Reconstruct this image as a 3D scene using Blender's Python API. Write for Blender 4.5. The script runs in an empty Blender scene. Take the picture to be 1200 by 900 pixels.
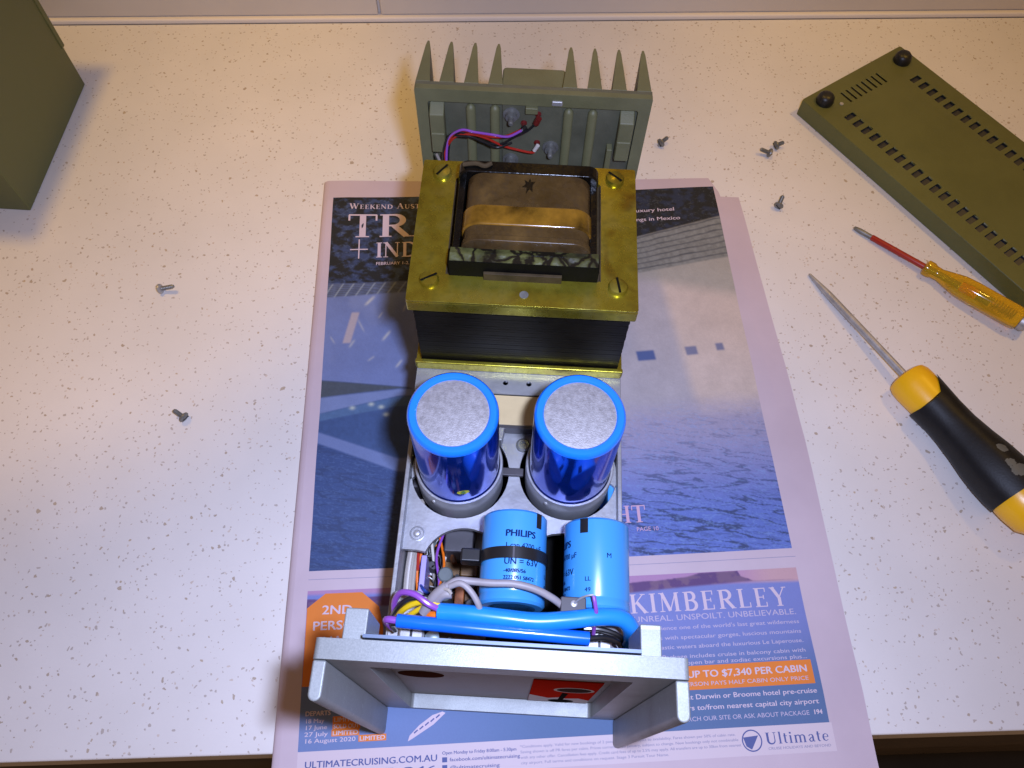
import bpy, bmesh, math, random
import numpy as np
from mathutils import Vector, Matrix
random.seed(7); RNG = np.random.default_rng(11)
C = bpy.context.scene.collection
S = 0.01                       # everything below is written in centimetres
R = math.radians
# ------------------------------------------------------------------ camera
FPX, T, ROLL, H = 927.65, R(27.331), R(1.706), 42.335
fw = Vector((0, math.sin(T), -math.cos(T))); up = Vector((0, math.cos(T), math.sin(T))); rt = Vector((1, 0, 0))
cr = math.cos(ROLL)*rt + math.sin(ROLL)*up; cu_ = -math.sin(ROLL)*rt + math.cos(ROLL)*up
cam = bpy.data.cameras.new('camera'); camo = bpy.data.objects.new('camera', cam); C.objects.link(camo)
camo.matrix_world = Matrix((( cr.x, cu_.x, -fw.x, 0), (cr.y, cu_.y, -fw.y, 0), (cr.z, cu_.z, -fw.z, H*S), (0, 0, 0, 1)))
cam.sensor_fit = 'HORIZONTAL'; cam.sensor_width = 36; cam.lens = FPX/1200*36; cam.clip_start = .01; cam.clip_end = 30
sc = bpy.context.scene; sc.camera = camo
# ------------------------------------------------------------------ world and lamps
w = bpy.data.worlds.new('World'); sc.world = w; w.use_nodes = True
bg = w.node_tree.nodes['Background']; bg.inputs[0].default_value = (1.0, .60, .34, 1); bg.inputs[1].default_value = .23
def area(name, loc, aim, size, power, col, shape='DISK', sy=None, spread=180):
    l = bpy.data.lights.new(name, 'AREA'); l.shape = shape; l.size = size*S
    if sy: l.size_y = sy*S
    l.energy = power; l.color = col; l.spread = R(spread)
    o = bpy.data.objects.new(name, l); C.objects.link(o); o.location = Vector(loc)*S
    o.rotation_euler = (Vector(aim)-Vector(loc)).to_track_quat('-Z', 'Y').to_euler()
    return o
area('camera_flash', (3.6, 1.6, 43.6), (-3, 9, 0), 2.6, 1.9, (.56, .65, 1.0), 'RECTANGLE', 1.4, 140)
def spot(loc, aim, power, col, full, blend):
    l = bpy.data.lights.new('cabinet_downlight', 'SPOT'); l.energy = power; l.color = col; l.spot_size = R(full); l.spot_blend = blend; l.shadow_soft_size = 2.2*S
    o = bpy.data.objects.new('cabinet_downlight', l); C.objects.link(o); o.location = Vector(loc)*S
    o.rotation_euler = (Vector(aim)-Vector(loc)).to_track_quat('-Z', 'Y').to_euler()
WARM = (1, .59, .09)
spot((-36, 41, 58), (-36, 42, 0), 4.9, WARM, 63, .5)
spot((4, 52, 58), (4, 52, 0), 2.4, WARM, 66, .7)
spot((42, 45, 58), (42, 45, 0), 3.5, WARM, 74, .6)
sc.view_settings.view_transform = 'Standard'; sc.view_settings.look = 'None'
sc.view_settings.exposure = 0; sc.view_settings.gamma = 1; sc.view_settings.use_curve_mapping = False
sc.render.engine = 'CYCLES'

# ------------------------------------------------------------------ materials
def lin(c):
    return tuple((x/255/12.92 if x/255 <= .04045 else ((x/255+.055)/1.055)**2.4) for x in c)
class NT:
    def __init__(s, m): s.t = m.node_tree; s.n = s.t.nodes; s.l = s.t.links
    def add(s, typ, ins=None, **kw):
        n = s.n.new(typ)
        for k, v in kw.items(): setattr(n, k, v)
        for k, v in (ins or {}).items(): s.set(n, k, v)
        return n
    def set(s, n, k, v):
        i = n.inputs[k]
        if hasattr(v, 'bl_idname') or isinstance(v, bpy.types.NodeSocket):
            s.l.new(v if isinstance(v, bpy.types.NodeSocket) else v.outputs[0], i)
        else: i.default_value = v
    def math(s, op, a, b=0., c=None):
        n = s.add('ShaderNodeMath', operation=op); s.set(n, 0, a); s.set(n, 1, b)
        if c is not None: s.set(n, 2, c)
        return n.outputs[0]
    def mix(s, f, a, b):
        n = s.add('ShaderNodeMix', data_type='RGBA')
        for i, v in ((0, f), (6, a), (7, b)):
            if isinstance(v, bpy.types.NodeSocket): s.l.new(v, n.inputs[i])
            else: n.inputs[i].default_value = v if i == 0 else (tuple(v)+(1,))[:4]
        return n.outputs[2]
    def ramp(s, f, pts):
        n = s.add('ShaderNodeValToRGB', {0: f}); e = n.color_ramp.elements
        while len(e) < len(pts): e.new(.5)
        for x, (p, c) in zip(e, pts): x.position = p; x.color = tuple(c)+(1,) if not isinstance(c, (int, float)) else (c, c, c, 1)
        return n.outputs[0]
    def noise(s, scale, detail=4, rough=.55, vec=None, dist=0):
        n = s.add('ShaderNodeTexNoise', {'Scale': scale, 'Detail': detail, 'Roughness': rough, 'Distortion': dist})
        s.l.new(vec if vec is not None else s.co(), n.inputs['Vector']); return n.outputs[0]
    def co(s):
        return s.add('ShaderNodeTexCoord').outputs['Object']
def mat(name, col=(.5, .5, .5), rough=.5, metal=0., fn=None, bump=None, var=None, **kw):
    """col linear rgb; var=(scale, amount) mottles the colour; bump=(scale, strength)"""
    m = bpy.data.materials.new(name); m.use_nodes = True; n = NT(m); b = n.n['Principled BSDF']
    b.inputs['Base Color'].default_value = (*col, 1); b.inputs['Roughness'].default_value = rough; b.inputs['Metallic'].default_value = metal
    for k, v in kw.items(): b.inputs[k.replace('_', ' ')].default_value = v
    if var:
        f = n.noise(var[0], 5, .6); d = var[1]
        c = n.ramp(f, [(.3, tuple(x*(1-d) for x in col)), (.7, tuple(min(1, x*(1+d)) for x in col))])
        n.l.new(c, b.inputs['Base Color'])
        r = n.math('MULTIPLY_ADD', f, .25, max(0, rough-.125)); n.l.new(r, b.inputs['Roughness'])
    if bump:
        bn = n.add('ShaderNodeBump', {'Strength': bump[1], 'Distance': .0004, 'Height': n.noise(bump[0], 3, .6)})
        n.l.new(bn.outputs[0], b.inputs['Normal'])
    if fn: fn(n, b)
    return m
def m_counter(n, b):
    co = n.co()
    warp = n.add('ShaderNodeVectorMath', operation='ADD'); n.l.new(co, warp.inputs[0])
    nz = n.add('ShaderNodeTexNoise', {'Scale': 300., 'Detail': 2.}); n.l.new(co, nz.inputs['Vector'])
    sub = n.add('ShaderNodeVectorMath', operation='MULTIPLY_ADD'); n.l.new(nz.outputs['Color'], sub.inputs[0]); sub.inputs[1].default_value = (.0036,)*3; sub.inputs[2].default_value = (-.0018,)*3
    n.l.new(sub.outputs[0], warp.inputs[1]); v = warp.outputs[0]
    base = n.ramp(n.noise(9, 4, .6), [(.3, (.67, .635, .595)), (.7, (.75, .71, .67))])
    base = n.mix(n.math('MULTIPLY', n.noise(900, 2, .6), .10), base, (.52, .46, .42))
    for scale, thr, rad, cols in ((400., .45, .25, [(.0, (.60, .50, .41)), (.4, (.50, .41, .33)), (.8, (.42, .36, .31))]),
                                  (220., .56, .165, [(.0, (.54, .40, .24)), (.35, (.40, .31, .22)), (.7, (.33, .27, .21)), (1., (.52, .40, .24))]),
                                  (95., .80, .105, [(.0, (.50, .38, .22)), (.4, (.28, .23, .18)), (.8, (.42, .33, .23))])):
        vo = n.add('ShaderNodeTexVoronoi', {'Scale': scale, 'Randomness': 1.}); n.l.new(v, vo.inputs['Vector'])
        sp = n.add('ShaderNodeSeparateColor', {0: vo.outputs['Color']})
        on = n.math('GREATER_THAN', sp.outputs[0], thr)
        rr = n.math('MULTIPLY_ADD', sp.outputs[1], rad*.85, rad*.35)
        near = n.math('LESS_THAN', vo.outputs['Distance'], rr)
        f = n.math('MULTIPLY', n.math('MULTIPLY', on, near), .85)
        base = n.mix(f, base, n.ramp(sp.outputs[2], cols))
    n.l.new(base, b.inputs['Base Color'])
def m_worn(n, b):
    f = n.noise(18, 6, .7); g = n.noise(5, 3, .5); k = n.noise(420, 3, .7)
    c = n.ramp(f, [(.25, (.092, .098, .024)), (.55, (.112, .118, .030)), (.8, (.126, .132, .038))])
    c = n.mix(n.ramp(k, [(.70, 0.), (.76, .5)]), c, (.20, .19, .09)); c = n.mix(n.math('MULTIPLY', g, .22), c, (.12, .095, .05))
    n.l.new(c, b.inputs['Base Color']); n.l.new(n.ramp(f, [(.3, .34), (.7, .55)]), b.inputs['Roughness'])
def m_panel(n, b):
    f = n.noise(12, 6, .7); g = n.noise(1700, 2, .6)
    c = n.ramp(g, [(.3, (.195, .205, .20)), (.7, (.25, .26, .25))])
    c = n.mix(n.ramp(f, [(.52, 0.), (.75, .45)]), c, (.13, .125, .11))
    st_ = n.add('ShaderNodeMapping', {'Scale': (14, 240, 240), 'Rotation': (.3, .5, .2)}); n.l.new(n.co(), st_.inputs[0])
    sc_ = n.noise(1., 2, .5, st_.outputs[0]); c = n.mix(n.ramp(sc_, [(.70, 0.), (.73, .55)]), c, (.36, .37, .37))
    n.l.new(c, b.inputs['Base Color']); n.l.new(n.ramp(f, [(.3, .36), (.7, .55)]), b.inputs['Roughness'])
M = {}
M['counter'] = mat('engineered_stone', (.7, .7, .7), .5, fn=m_counter, Specular_IOR_Level=.3)
M['tile'] = mat('grey_tile', (.62, .56, .49), .35, var=(6, .06))
M['grout'] = mat('white_grout', (.74, .68, .62), .7)
M['floor'] = mat('dark_floor', (.030, .024, .018), .7, var=(8, .3))
M['cab'] = mat('brown_laminate', (.10, .075, .05), .5, var=(20, .15))
def m_paper(n, b):
    f = n.noise(14, 5, .6); n.l.new(n.ramp(f, [(.3, (.50, .40, .43)), (.7, (.57, .46, .49))]), b.inputs['Base Color'])
    bn = n.add('ShaderNodeBump', {'Strength': .35, 'Distance': .0015, 'Height': n.noise(26, 3, .5)}); n.l.new(bn.outputs[0], b.inputs['Normal'])
M['paper'] = mat('newsprint', (.64, .51, .55), .85, fn=m_paper)
def m_print(n, b):
    a = n.add('ShaderNodeVertexColor', layer_name='print'); n.l.new(a.outputs[0], b.inputs['Base Color'])
    bn = n.add('ShaderNodeBump', {'Strength': .35, 'Distance': .0015, 'Height': n.noise(26, 3, .5)}); n.l.new(bn.outputs[0], b.inputs['Normal'])
M['print'] = mat('printed_picture', (.5, .5, .5), .7, fn=m_print)
M['ink_white'] = mat('unprinted_letters', (.60, .48, .53), .85)
M['ink_pale'] = mat('pale_letters', (.50, .42, .52), .85)
M['ink_faint'] = mat('faint_letters', (.36, .31, .46), .85)
M['ink_blue'] = mat('blue_ink', (.085, .105, .26), .8)
M['ink_grey'] = mat('grey_ink', (.30, .27, .36), .8)
M['ink_orange'] = mat('orange_ink', (.68, .19, .022), .75, var=(40, .06))
M['ink_pink'] = mat('pink_letters', (.58, .36, .45), .85)
M['olive'] = mat('olive_paint', (.120, .115, .032), .42, bump=(2600, .25), fn=m_worn)
M['olive_dk'] = mat('olive_paint_heatsink', (.132, .130, .062), .5, bump=(2200, .3), var=(45, .15))
M['hs_in'] = mat('cast_heatsink_face', (.10, .10, .065), .5, bump=(1500, .4), var=(60, .2))
M['panel'] = mat('silver_hammer_paint', (.22, .23, .225), .42, .3, bump=(3600, .18), fn=m_panel)
M['panel_in'] = mat('silver_recess_paint', (.20, .20, .19), .6, .1, bump=(1900, .4), var=(700, .12))
M['alu'] = mat('cast_aluminium', (.34, .34, .35), .45, .55, bump=(500, .3), var=(70, .14))
M['steel'] = mat('steel_screw', (.42, .41, .40), .42, .5, var=(200, .15))
M['dsteel'] = mat('dull_steel', (.21, .21, .195), .45, .55, var=(200, .25))
def m_gold(n, b):
    f = n.noise(38, 6, .62); g = n.noise(150, 4, .6); k = n.noise(22, 3, .5, dist=1.2)
    c = n.ramp(f, [(.28, (.27, .19, .018)), (.5, (.41, .355, .036)), (.72, (.48, .44, .10))])
    c = n.mix(n.ramp(k, [(.60, 0.), (.72, .75)]), c, (.15, .06, .012))
    c = n.mix(n.ramp(g, [(.55, 0.), (.75, .5)]), c, (.10, .085, .018))
    n.l.new(c, b.inputs['Base Color']); n.l.new(n.ramp(g, [(.3, .20), (.75, .42)]), b.inputs['Roughness'])
    bn = n.add('ShaderNodeBump', {'Strength': .25, 'Distance': .0003, 'Height': g}); n.l.new(bn.outputs[0], b.inputs['Normal'])
M['gold'] = mat('yellow_passivated_steel', (.4, .3, .05), .35, .85, fn=m_gold)
M['lam'] = mat('black_varnished_laminations', (.006, .005, .003), .5, 0, var=(60, .5), Specular_IOR_Level=.15)
def m_coil(n, b):
    f = n.noise(45, 6, .7); g = n.noise(260, 4, .7)
    c = n.ramp(f, [(.3, (.026, .015, .006)), (.55, (.072, .042, .014)), (.75, (.13, .075, .022))])
    c = n.mix(n.ramp(g, [(.5, 0.), (.72, .6)]), c, (.05, .034, .02))
    n.l.new(c, b.inputs['Base Color']); n.l.new(n.ramp(f, [(.3, .14), (.7, .42)]), b.inputs['Roughness'])
M['coil'] = mat('varnished_paper', (.2, .13, .06), .4, fn=m_coil, Specular_IOR_Level=.3)
M['amber'] = mat('amber_varnish_tape', (.17, .082, .008), .18, var=(60, .8), Coat_Weight=.5)
M['tar'] = mat('black_varnish', (.004, .0035, .003), .22, var=(90, .4), bump=(140, .9), Specular_IOR_Level=.35)
def m_sludge(n, b):
    co = n.co(); wv = n.add('ShaderNodeVectorMath', operation='MULTIPLY_ADD'); nz = n.add('ShaderNodeTexNoise', {'Scale': 160., 'Detail': 3.}); n.l.new(co, nz.inputs['Vector'])
    n.l.new(nz.outputs['Color'], wv.inputs[0]); wv.inputs[1].default_value = (.007,)*3; n.l.new(co, wv.inputs[2])
    vo = n.add('ShaderNodeTexVoronoi', {'Scale': 120.}, feature='DISTANCE_TO_EDGE'); n.l.new(wv.outputs[0], vo.inputs['Vector'])
    g = n.noise(60, 4, .6); f = vo.outputs['Distance']
    c = n.mix(n.ramp(f, [(.05, 0.), (.12, 1.)]), (.008, .007, .005), n.ramp(g, [(.35, (.02, .018, .008)), (.5, (.075, .078, .022)), (.7, (.11, .11, .035))]))
    n.l.new(c, b.inputs['Base Color']); n.l.new(n.ramp(f, [(.05, .15), (.2, .45)]), b.inputs['Roughness'])
    bn = n.add('ShaderNodeBump', {'Strength': .9, 'Distance': .0008, 'Height': f}); n.l.new(bn.outputs[0], b.inputs['Normal'])
M['tar_matt'] = mat('matt_black_varnish', (.004, .0035, .0025), .7, var=(90, .5), bump=(200, .6), Specular_IOR_Level=.08)
M['sludge'] = mat('cracked_varnish', (.1, .1, .03), .3, fn=m_sludge)
M['cardboard'] = mat('pressed_board', (.05, .034, .016), .7, var=(120, .4), Specular_IOR_Level=.2)
M['capblue'] = mat('blue_shrink_sleeve', (.004, .055, .50), .13, .8, var=(25, .25), bump=(45, .10), Coat_Weight=.6, Coat_Roughness=.08)
M['caprim'] = mat('blue_sleeve_rim', (.010, .19, .85), .25, .1, Coat_Weight=.5)
M['captop'] = mat('etched_can_top', (.36, .35, .36), .5, .6, bump=(1600, .3), var=(600, .17))
M['phil'] = mat('light_blue_sleeve', (.045, .265, .62), .28, 0, Coat_Weight=.25, Coat_Roughness=.15)
M['capink'] = mat('dark_blue_ink', (.003, .016, .085), .7, Specular_IOR_Level=.1)
M['black'] = mat('black_plastic', (.010, .010, .011), .35)
M['yellowst'] = mat('yellow_sticker', (.62, .62, .02), .5)
M['yellowmk'] = mat('green_mark', (.05, .12, .03), .6)
M['cream'] = mat('cream_insulating_board', (.58, .45, .24), .55, var=(40, .08))
M['pcb'] = mat('brown_circuit_board', (.14, .07, .018), .4, var=(90, .35))
M['darkpart'] = mat('dark_grey_component', (.045, .04, .045), .5, var=(80, .3))
M['greygreen'] = mat('grey_green_component', (.10, .115, .11), .5, var=(80, .2))
M['orangec'] = mat('orange_component', (.42, .13, .035), .45, var=(80, .2))
M['lilac'] = mat('lilac_component', (.36, .30, .62), .4)
M['tubeblue'] = mat('light_blue_sleeving', (.012, .22, .72), .3, Coat_Weight=.35, var=(50, .10))
M['tubeblue2'] = mat('deep_blue_sleeving', (.006, .13, .72), .22, Coat_Weight=.5, var=(50, .08))
M['greytube'] = mat('grey_sleeving', (.27, .24, .245), .5, var=(80, .15))
M['clear'] = mat('milky_sleeving', (.50, .44, .38), .3, Transmission_Weight=.35)
for k, c in dict(purple=(.25, .07, .40), yellow=(.72, .47, .01), orange=(.75, .16, .01), red=(.36, .02, .01), bk=(.012, .012, .013), white=(.6, .55, .5), dkred=(.12, .012, .01), navy=(.02, .05, .25)).items():
    M['w_'+k] = mat(k.replace('bk', 'black').replace('dk', 'dark_')+'_wire', c, .32, Coat_Weight=.3)
M['badge_red'] = mat('red_badge', (.38, .018, .010), .9, Specular_IOR_Level=0.)
M['badge_white'] = mat('badge_white', (.45, .45, .47), .9, Specular_IOR_Level=0.)
M['d_yellow'] = mat('yellow_plastic', (.86, .45, .006), .33, var=(30, .05), bump=(800, .1))
def m_grip(n, b):
    co = n.co(); b.inputs['Specular IOR Level'].default_value = .3; col = n.ramp(n.noise(140, 3), [(.3, (.005, .005, .005)), (.7, (.009, .009, .009))]); wob = n.noise(220, 3, .6)
    for c, r in (((10.75, 0, 1.05), .55), ((11.25, .25, .95), .5), ((10.3, -.1, 1.1), .42), ((9.35, .18, 1.2), .30)):
        d = n.add('ShaderNodeVectorMath', operation='DISTANCE'); n.l.new(co, d.inputs[0]); d.inputs[1].default_value = tuple(GM @ (Vector(c)*S))
        e = n.math('MULTIPLY_ADD', wob, .004, d.outputs['Value'])
        col = n.mix(n.math('LESS_THAN', e, (r+.2)*S), col, (.12, .115, .09))
    n.l.new(col, b.inputs['Base Color'])
GM = Matrix.Identity(4)
M['d_clear'] = mat('amber_clear_plastic', (.95, .60, .03), .10, Transmission_Weight=.72, IOR=1.45)
M['d_red'] = mat('red_shaft_sleeve', (.33, .022, .012), .35)
M['d_brass'] = mat('brass_spring', (.60, .40, .10), .3, .9)
M['rubber'] = mat('black_rubber', (.008, .008, .008), .4)
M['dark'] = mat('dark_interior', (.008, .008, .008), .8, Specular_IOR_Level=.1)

# ------------------------------------------------------------------ mesh helpers
class MB:
    def __init__(s): s.v = []; s.f = []
    def add(s, v, f):
        o = len(s.v); s.v += [tuple(p) for p in v]; s.f += [tuple(i+o for i in q) for q in f]; return s
    def box(s, x0, x1, y0, y1, z0, z1):
        return s.add([(x, y, z) for z in (z0, z1) for y in (y0, y1) for x in (x0, x1)],
                     [(0, 2, 3, 1), (4, 5, 7, 6), (0, 1, 5, 4), (2, 6, 7, 3), (0, 4, 6, 2), (1, 3, 7, 5)])
    def prism(s, poly, z0, z1, axis='z'):
        n = len(poly); P = lambda a, b, h: {'z': (a, b, h), 'y': (a, h, b), 'x': (h, a, b)}[axis]
        v = [P(a, b, z0) for a, b in poly]+[P(a, b, z1) for a, b in poly]
        return s.add(v, [tuple(range(n))[::-1], tuple(range(n, 2*n))]+[(i, (i+1) % n, n+(i+1) % n, n+i) for i in range(n)])
    def rings(s, rs, closed=True, cap=True):
        n = len(rs[0]); v = [p for r in rs for p in r]; f = []
        for k in range(len(rs)-1):
            for i in range(n if closed else n-1):
                j = (i+1) % n; f.append((k*n+i, k*n+j, (k+1)*n+j, (k+1)*n+i))
        if cap: f += [tuple(range(n))[::-1], tuple(range((len(rs)-1)*n, len(rs)*n))]
        return s.add(v, f)
    def lathe(s, prof, p0=(0, 0, 0), ax=(0, 0, 1), n=32, cap=True):
        """prof = [(radius, distance along axis)]"""
        a = Vector(ax).normalized(); e = a.orthogonal().normalized(); g = a.cross(e); p0 = Vector(p0)
        return s.rings([[p0+a*h+(e*math.cos(6.28318531*i/n)+g*math.sin(6.28318531*i/n))*max(r, 1e-4) for i in range(n)] for r, h in prof], True, cap)
    def cyl(s, p0, p1, r, n=20, ch=0):
        d = (Vector(p1)-Vector(p0)); L = d.length
        pr = [(r, 0), (r, L)] if not ch else [(r-ch, 0), (r, ch), (r, L-ch), (r-ch, L)]
        return s.lathe(pr, p0, d, n)
    def tube(s, pts, r, n=10, sub=6):
        P = [Vector(p) for p in pts]; Q = []
        if sub > 1 and len(P) > 2:
            E = [P[0]*2-P[1]]+P+[P[-1]*2-P[-2]]
            for i in range(1, len(E)-2):
                a, b, c, d = E[i-1:i+3]
                for k in range(sub):
                    t = k/sub; Q.append(.5*((2*b)+(c-a)*t+(2*a-5*b+4*c-d)*t*t+(3*b-a-3*c+d)*t**3))
            Q.append(P[-1])
        else: Q = P
        t0 = (Q[1]-Q[0]).normalized(); e = t0.orthogonal().normalized(); rs = []
        for i, q in enumerate(Q):
            t = (Q[min(i+1, len(Q)-1)]-Q[max(i-1, 0)]).normalized(); e = (e-t*e.dot(t)).normalized(); g = t.cross(e)
            rr = r(i/(len(Q)-1)) if callable(r) else r
            rs.append([q+(e*math.cos(6.28318531*k/n)+g*math.sin(6.28318531*k/n))*rr for k in range(n)])
        return s.rings(rs)
    def xf(s, m):
        s.v = [tuple(m @ Vector(p)) for p in s.v]; return s
    def mesh(s, name, material, smooth=35):
        me = bpy.data.meshes.new(name); me.from_pydata([(x*S, y*S, z*S) for x, y, z in s.v], [], s.f)
        bm = bmesh.new(); bm.from_mesh(me); bmesh.ops.recalc_face_normals(bm, faces=bm.faces); bm.to_mesh(me); bm.free()
        me.materials.append(material)
        if smooth:
            me.polygons.foreach_set('use_smooth', [True]*len(me.polygons)); me.set_sharp_from_angle(angle=R(smooth))
        return me
    def build(s, name, material, parent=None, bevel=0, seg=2, smooth=35):
        return link(name, s.mesh(name, material, smooth), parent, bevel, seg)
def link(name, me, parent=None, bevel=0, seg=2):
    o = bpy.data.objects.new(name, me); C.objects.link(o)
    if parent is not None: o.parent = parent
    if bevel:
        b = o.modifiers.new('bevel', 'BEVEL'); b.width = bevel*S; b.segments = seg; b.limit_method = 'ANGLE'; b.angle_limit = R(35); b.harden_normals = True
    return o
def plate(name, outer, holes, z0, z1, material, parent=None, bevel=0, seg=2):
    """flat plate with real holes; outlines in cm"""
    cu = bpy.data.curves.new('c', 'CURVE'); cu.dimensions = '2D'; cu.fill_mode = 'BOTH'; cu.extrude = (z1-z0)/2*S
    for pl in [outer]+holes:
        sp = cu.splines.new('POLY'); sp.points.add(len(pl)-1); sp.use_cyclic_u = True
        for p, q in zip(sp.points, pl): p.co = (q[0]*S, q[1]*S, 0, 1)
    t = bpy.data.objects.new('c', cu); me = bpy.data.meshes.new_from_object(t); bpy.data.objects.remove(t); bpy.data.curves.remove(cu)
    bm = bmesh.new(); bm.from_mesh(me); bmesh.ops.remove_doubles(bm, verts=bm.verts, dist=1e-6); bmesh.ops.translate(bm, vec=(0, 0, (z0+z1)/2*S), verts=bm.verts)
    bmesh.ops.recalc_face_normals(bm, faces=bm.faces); bm.to_mesh(me); bm.free()
    me.materials.clear(); me.materials.append(material); me.name = name
    return link(name, me, parent, bevel, seg)
def circ(x, y, r, n=32, a0=0, a1=360):
    k = n if a1-a0 >= 360 else n+1
    return [(x+r*math.cos(R(a0+(a1-a0)*i/n)), y+r*math.sin(R(a0+(a1-a0)*i/n))) for i in range(k)]
def rrect(x0, x1, y0, y1, r, n=5):
    o = []
    for cx, cy, a in ((x1-r, y0+r, -90), (x1-r, y1-r, 0), (x0+r, y1-r, 90), (x0+r, y0+r, 180)):
        o += [(cx+r*math.cos(R(a+90*i/n)), cy+r*math.sin(R(a+90*i/n))) for i in range(n+1)]
    return o
def empty(name, loc=(0, 0, 0), rz=0):
    o = bpy.data.objects.new(name, None); C.objects.link(o); o.location = Vector(loc)*S; o.rotation_euler = (0, 0, rz); o.empty_display_size = .01
    return o
def tag(o, label, cat=None, group=None, kind=None):
    if label: o['label'] = label
    if cat: o['category'] = cat
    if group: o['group'] = group
    if kind: o['kind'] = kind
    return o
def text_mesh(body, size, bold=0, align='LEFT', width=None, res=3):
    """flat mesh of a line of lettering, in cm, baseline at 0; width squeezes it to that length"""
    cu = bpy.data.curves.new('t', 'FONT'); cu.body = body; cu.size = size; cu.resolution_u = res; cu.align_x = 'LEFT'
    t = bpy.data.objects.new('t', cu); me = bpy.data.meshes.new_from_object(t); bpy.data.objects.remove(t); bpy.data.curves.remove(cu)
    v = np.zeros(len(me.vertices)*3); me.vertices.foreach_get('co', v); v = v.reshape(-1, 3)
    f = [tuple(p.vertices) for p in me.polygons]; bpy.data.meshes.remove(me)
    w_ = v[:, 0].max() if len(v) else 0
    if width: v[:, 0] *= width/w_; w_ = width
    v[:, 0] -= {'LEFT': 0, 'RIGHT': w_, 'CENTER': w_/2}[align]
    if bold > 0:                      # heavier weight: two more strokes a hair to either side
        n_ = len(v); d = bold*1.1
        f = f+[tuple(i+n_ for i in q) for q in f]+[tuple(i+2*n_ for i in q) for q in f]
        v = np.concatenate([v, v+np.array([d, d*.5, .0014]), v+np.array([-d, -d*.5, .0028])])
    return v, f

# ------------------------------------------------------------------ the setting
CZ = -.28                                     # stone surface; the top of the newspaper is z = 0
CA = R(3.2); COUNTER_O = (0, 2.0, 0)
counter = MB().prism([(-150, 0), (150, 0), (150, 52.4), (-150, 52.4)], CZ-4, CZ).build('countertop', M['counter'], bevel=.12)
counter.location = Vector(COUNTER_O)*S; counter.rotation_euler = (0, 0, CA); tag(counter, 'cream speckled engineered stone kitchen countertop', kind='structure')
wall = MB().box(-150, 150, 53.2, 60, CZ-4, 60).build('wall', M['grout']); wall.location = counter.location; wall.rotation_euler = (0, 0, CA)
tag(wall, 'grey tiled splashback wall with white grout', kind='structure')
jx = -8.35
tl = MB().box(.12, 59.88, 52.75, 53.4, 0, 29.8).mesh('tile', M['tile'])
for r_ in range(2):
    for k in range(-3, 3):
        o = link('tile', tl, wall, .08); o.location = ((jx+60*k)*S, 0, (CZ+.42+30*r_)*S)
bead = MB().prism([(-150, 52.42), (150, 52.42), (150, 53.25), (-150, 53.25)], CZ-.1, CZ+.36).build('silicone_bead', M['grout'], wall, .15)
floor = MB().box(-160, 160, -160, 40, -93, -90).build('floor', M['floor']); tag(floor, 'dark kitchen floor below the counter', kind='structure')
cab = empty('kitchen_cabinet', (COUNTER_O[0], COUNTER_O[1], -90), CA); tag(cab, 'brown drawer cabinet carrying the stone countertop', 'cabinet')
MB().box(-120, 120, 2, 50, 8, 90+CZ-4.05).build('carcass', M['dark'], cab)
for x in (-120, -60, 0, 60):
    MB().box(x+.2, x+59.8, .05, 1.9, 69, 90+CZ-4.3).build('drawer_front', M['cab'], cab, .1)
    MB().box(x+.2, x+59.8, 1.2, 1.95, 9, 67.6).build('cabinet_door', M['cab'], cab, .1)

# ------------------------------------------------------------------ newspaper
PA = R(4.51); paper = empty('newspaper', (-12.516, 35.634, 0), PA)       # local x = s (right), y = -t (down the page)
tag(paper, 'folded newspaper with blue sea picture and cruise advertisement under the amplifier', 'newspaper')
def lift(x, t):                # gentle waves of the loose sheets; flat where the amplifier presses on them
    m = np.clip((6.0-x)/5, 0, 1)**1.3+np.clip((x-20)/6, 0, 1)**1.2
    w_ = .5+.5*np.sin(t*.47+x*.22+1.2)*np.cos(t*.19-x*.31); w_ = w_+.35*(.5+.5*np.sin(t*1.05-x*.5))
    return m*(.03+.13*w_)*np.clip((36-t)/3, .0, 1)
def sheet(poly, z0, z1, k=1., name='page'):
    # poly: top-left, (top edge ...) , right edge ..., bottom-right, bottom-left, left edge ...
    L = [p for p in poly['left']]; Rr = [p for p in poly['right']]; nt, ns = 90, 60; top_ = []; 
    for j in range(nt+1):
        f_ = j/nt; row = []
        tl, tr_ = L[0][1]+f_*(L[-1][1]-L[0][1]), Rr[0][1]+f_*(Rr[-1][1]-Rr[0][1])
        xl, xr = np.interp(tl, [p[1] for p in L], [p[0] for p in L]), np.interp(tr_, [p[1] for p in Rr], [p[0] for p in Rr])
        for i in range(ns+1):
            g = i/ns; x = xl+(xr-xl)*g; t_ = tl+(tr_-tl)*g; row.append((x, t_, float(lift(np.array(x), np.array(t_)))*k))
        top_.append(row)
    v = [(x, -t_, z1+h) for r_ in top_ for x, t_, h in r_]+[(x, -t_, z0+h*.9) for r_ in top_ for x, t_, h in r_]
    W_ = ns+1; N = W_*(nt+1); f = []
    for j in range(nt):
        for i in range(ns):
            a_, b2, c_, d_ = j*W_+i, j*W_+i+1, (j+1)*W_+i+1, (j+1)*W_+i; f += [(a_, d_, c_, b2), (N+a_, N+b2, N+c_, N+d_)]
    for j in range(nt):
        for i in (0, ns): a_, d_ = j*W_+i, (j+1)*W_+i; f.append((a_, N+a_, N+d_, d_))
    for i in range(ns):
        for j in (0, nt): a_, b2 = j*W_+i, j*W_+i+1; f.append((a_, b2, N+b2, N+a_))
    return MB().add(v, f).build(name, M['paper'], paper, 0)
sheet(dict(left=[(-.35, -1.55), (-.62, 20), (-.9, 38.2)], right=[(25.9, -.78), (26.45, .62), (27.05, 16), (27.15, 27), (27.1, 38.6)]), -.055, 0)
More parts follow.
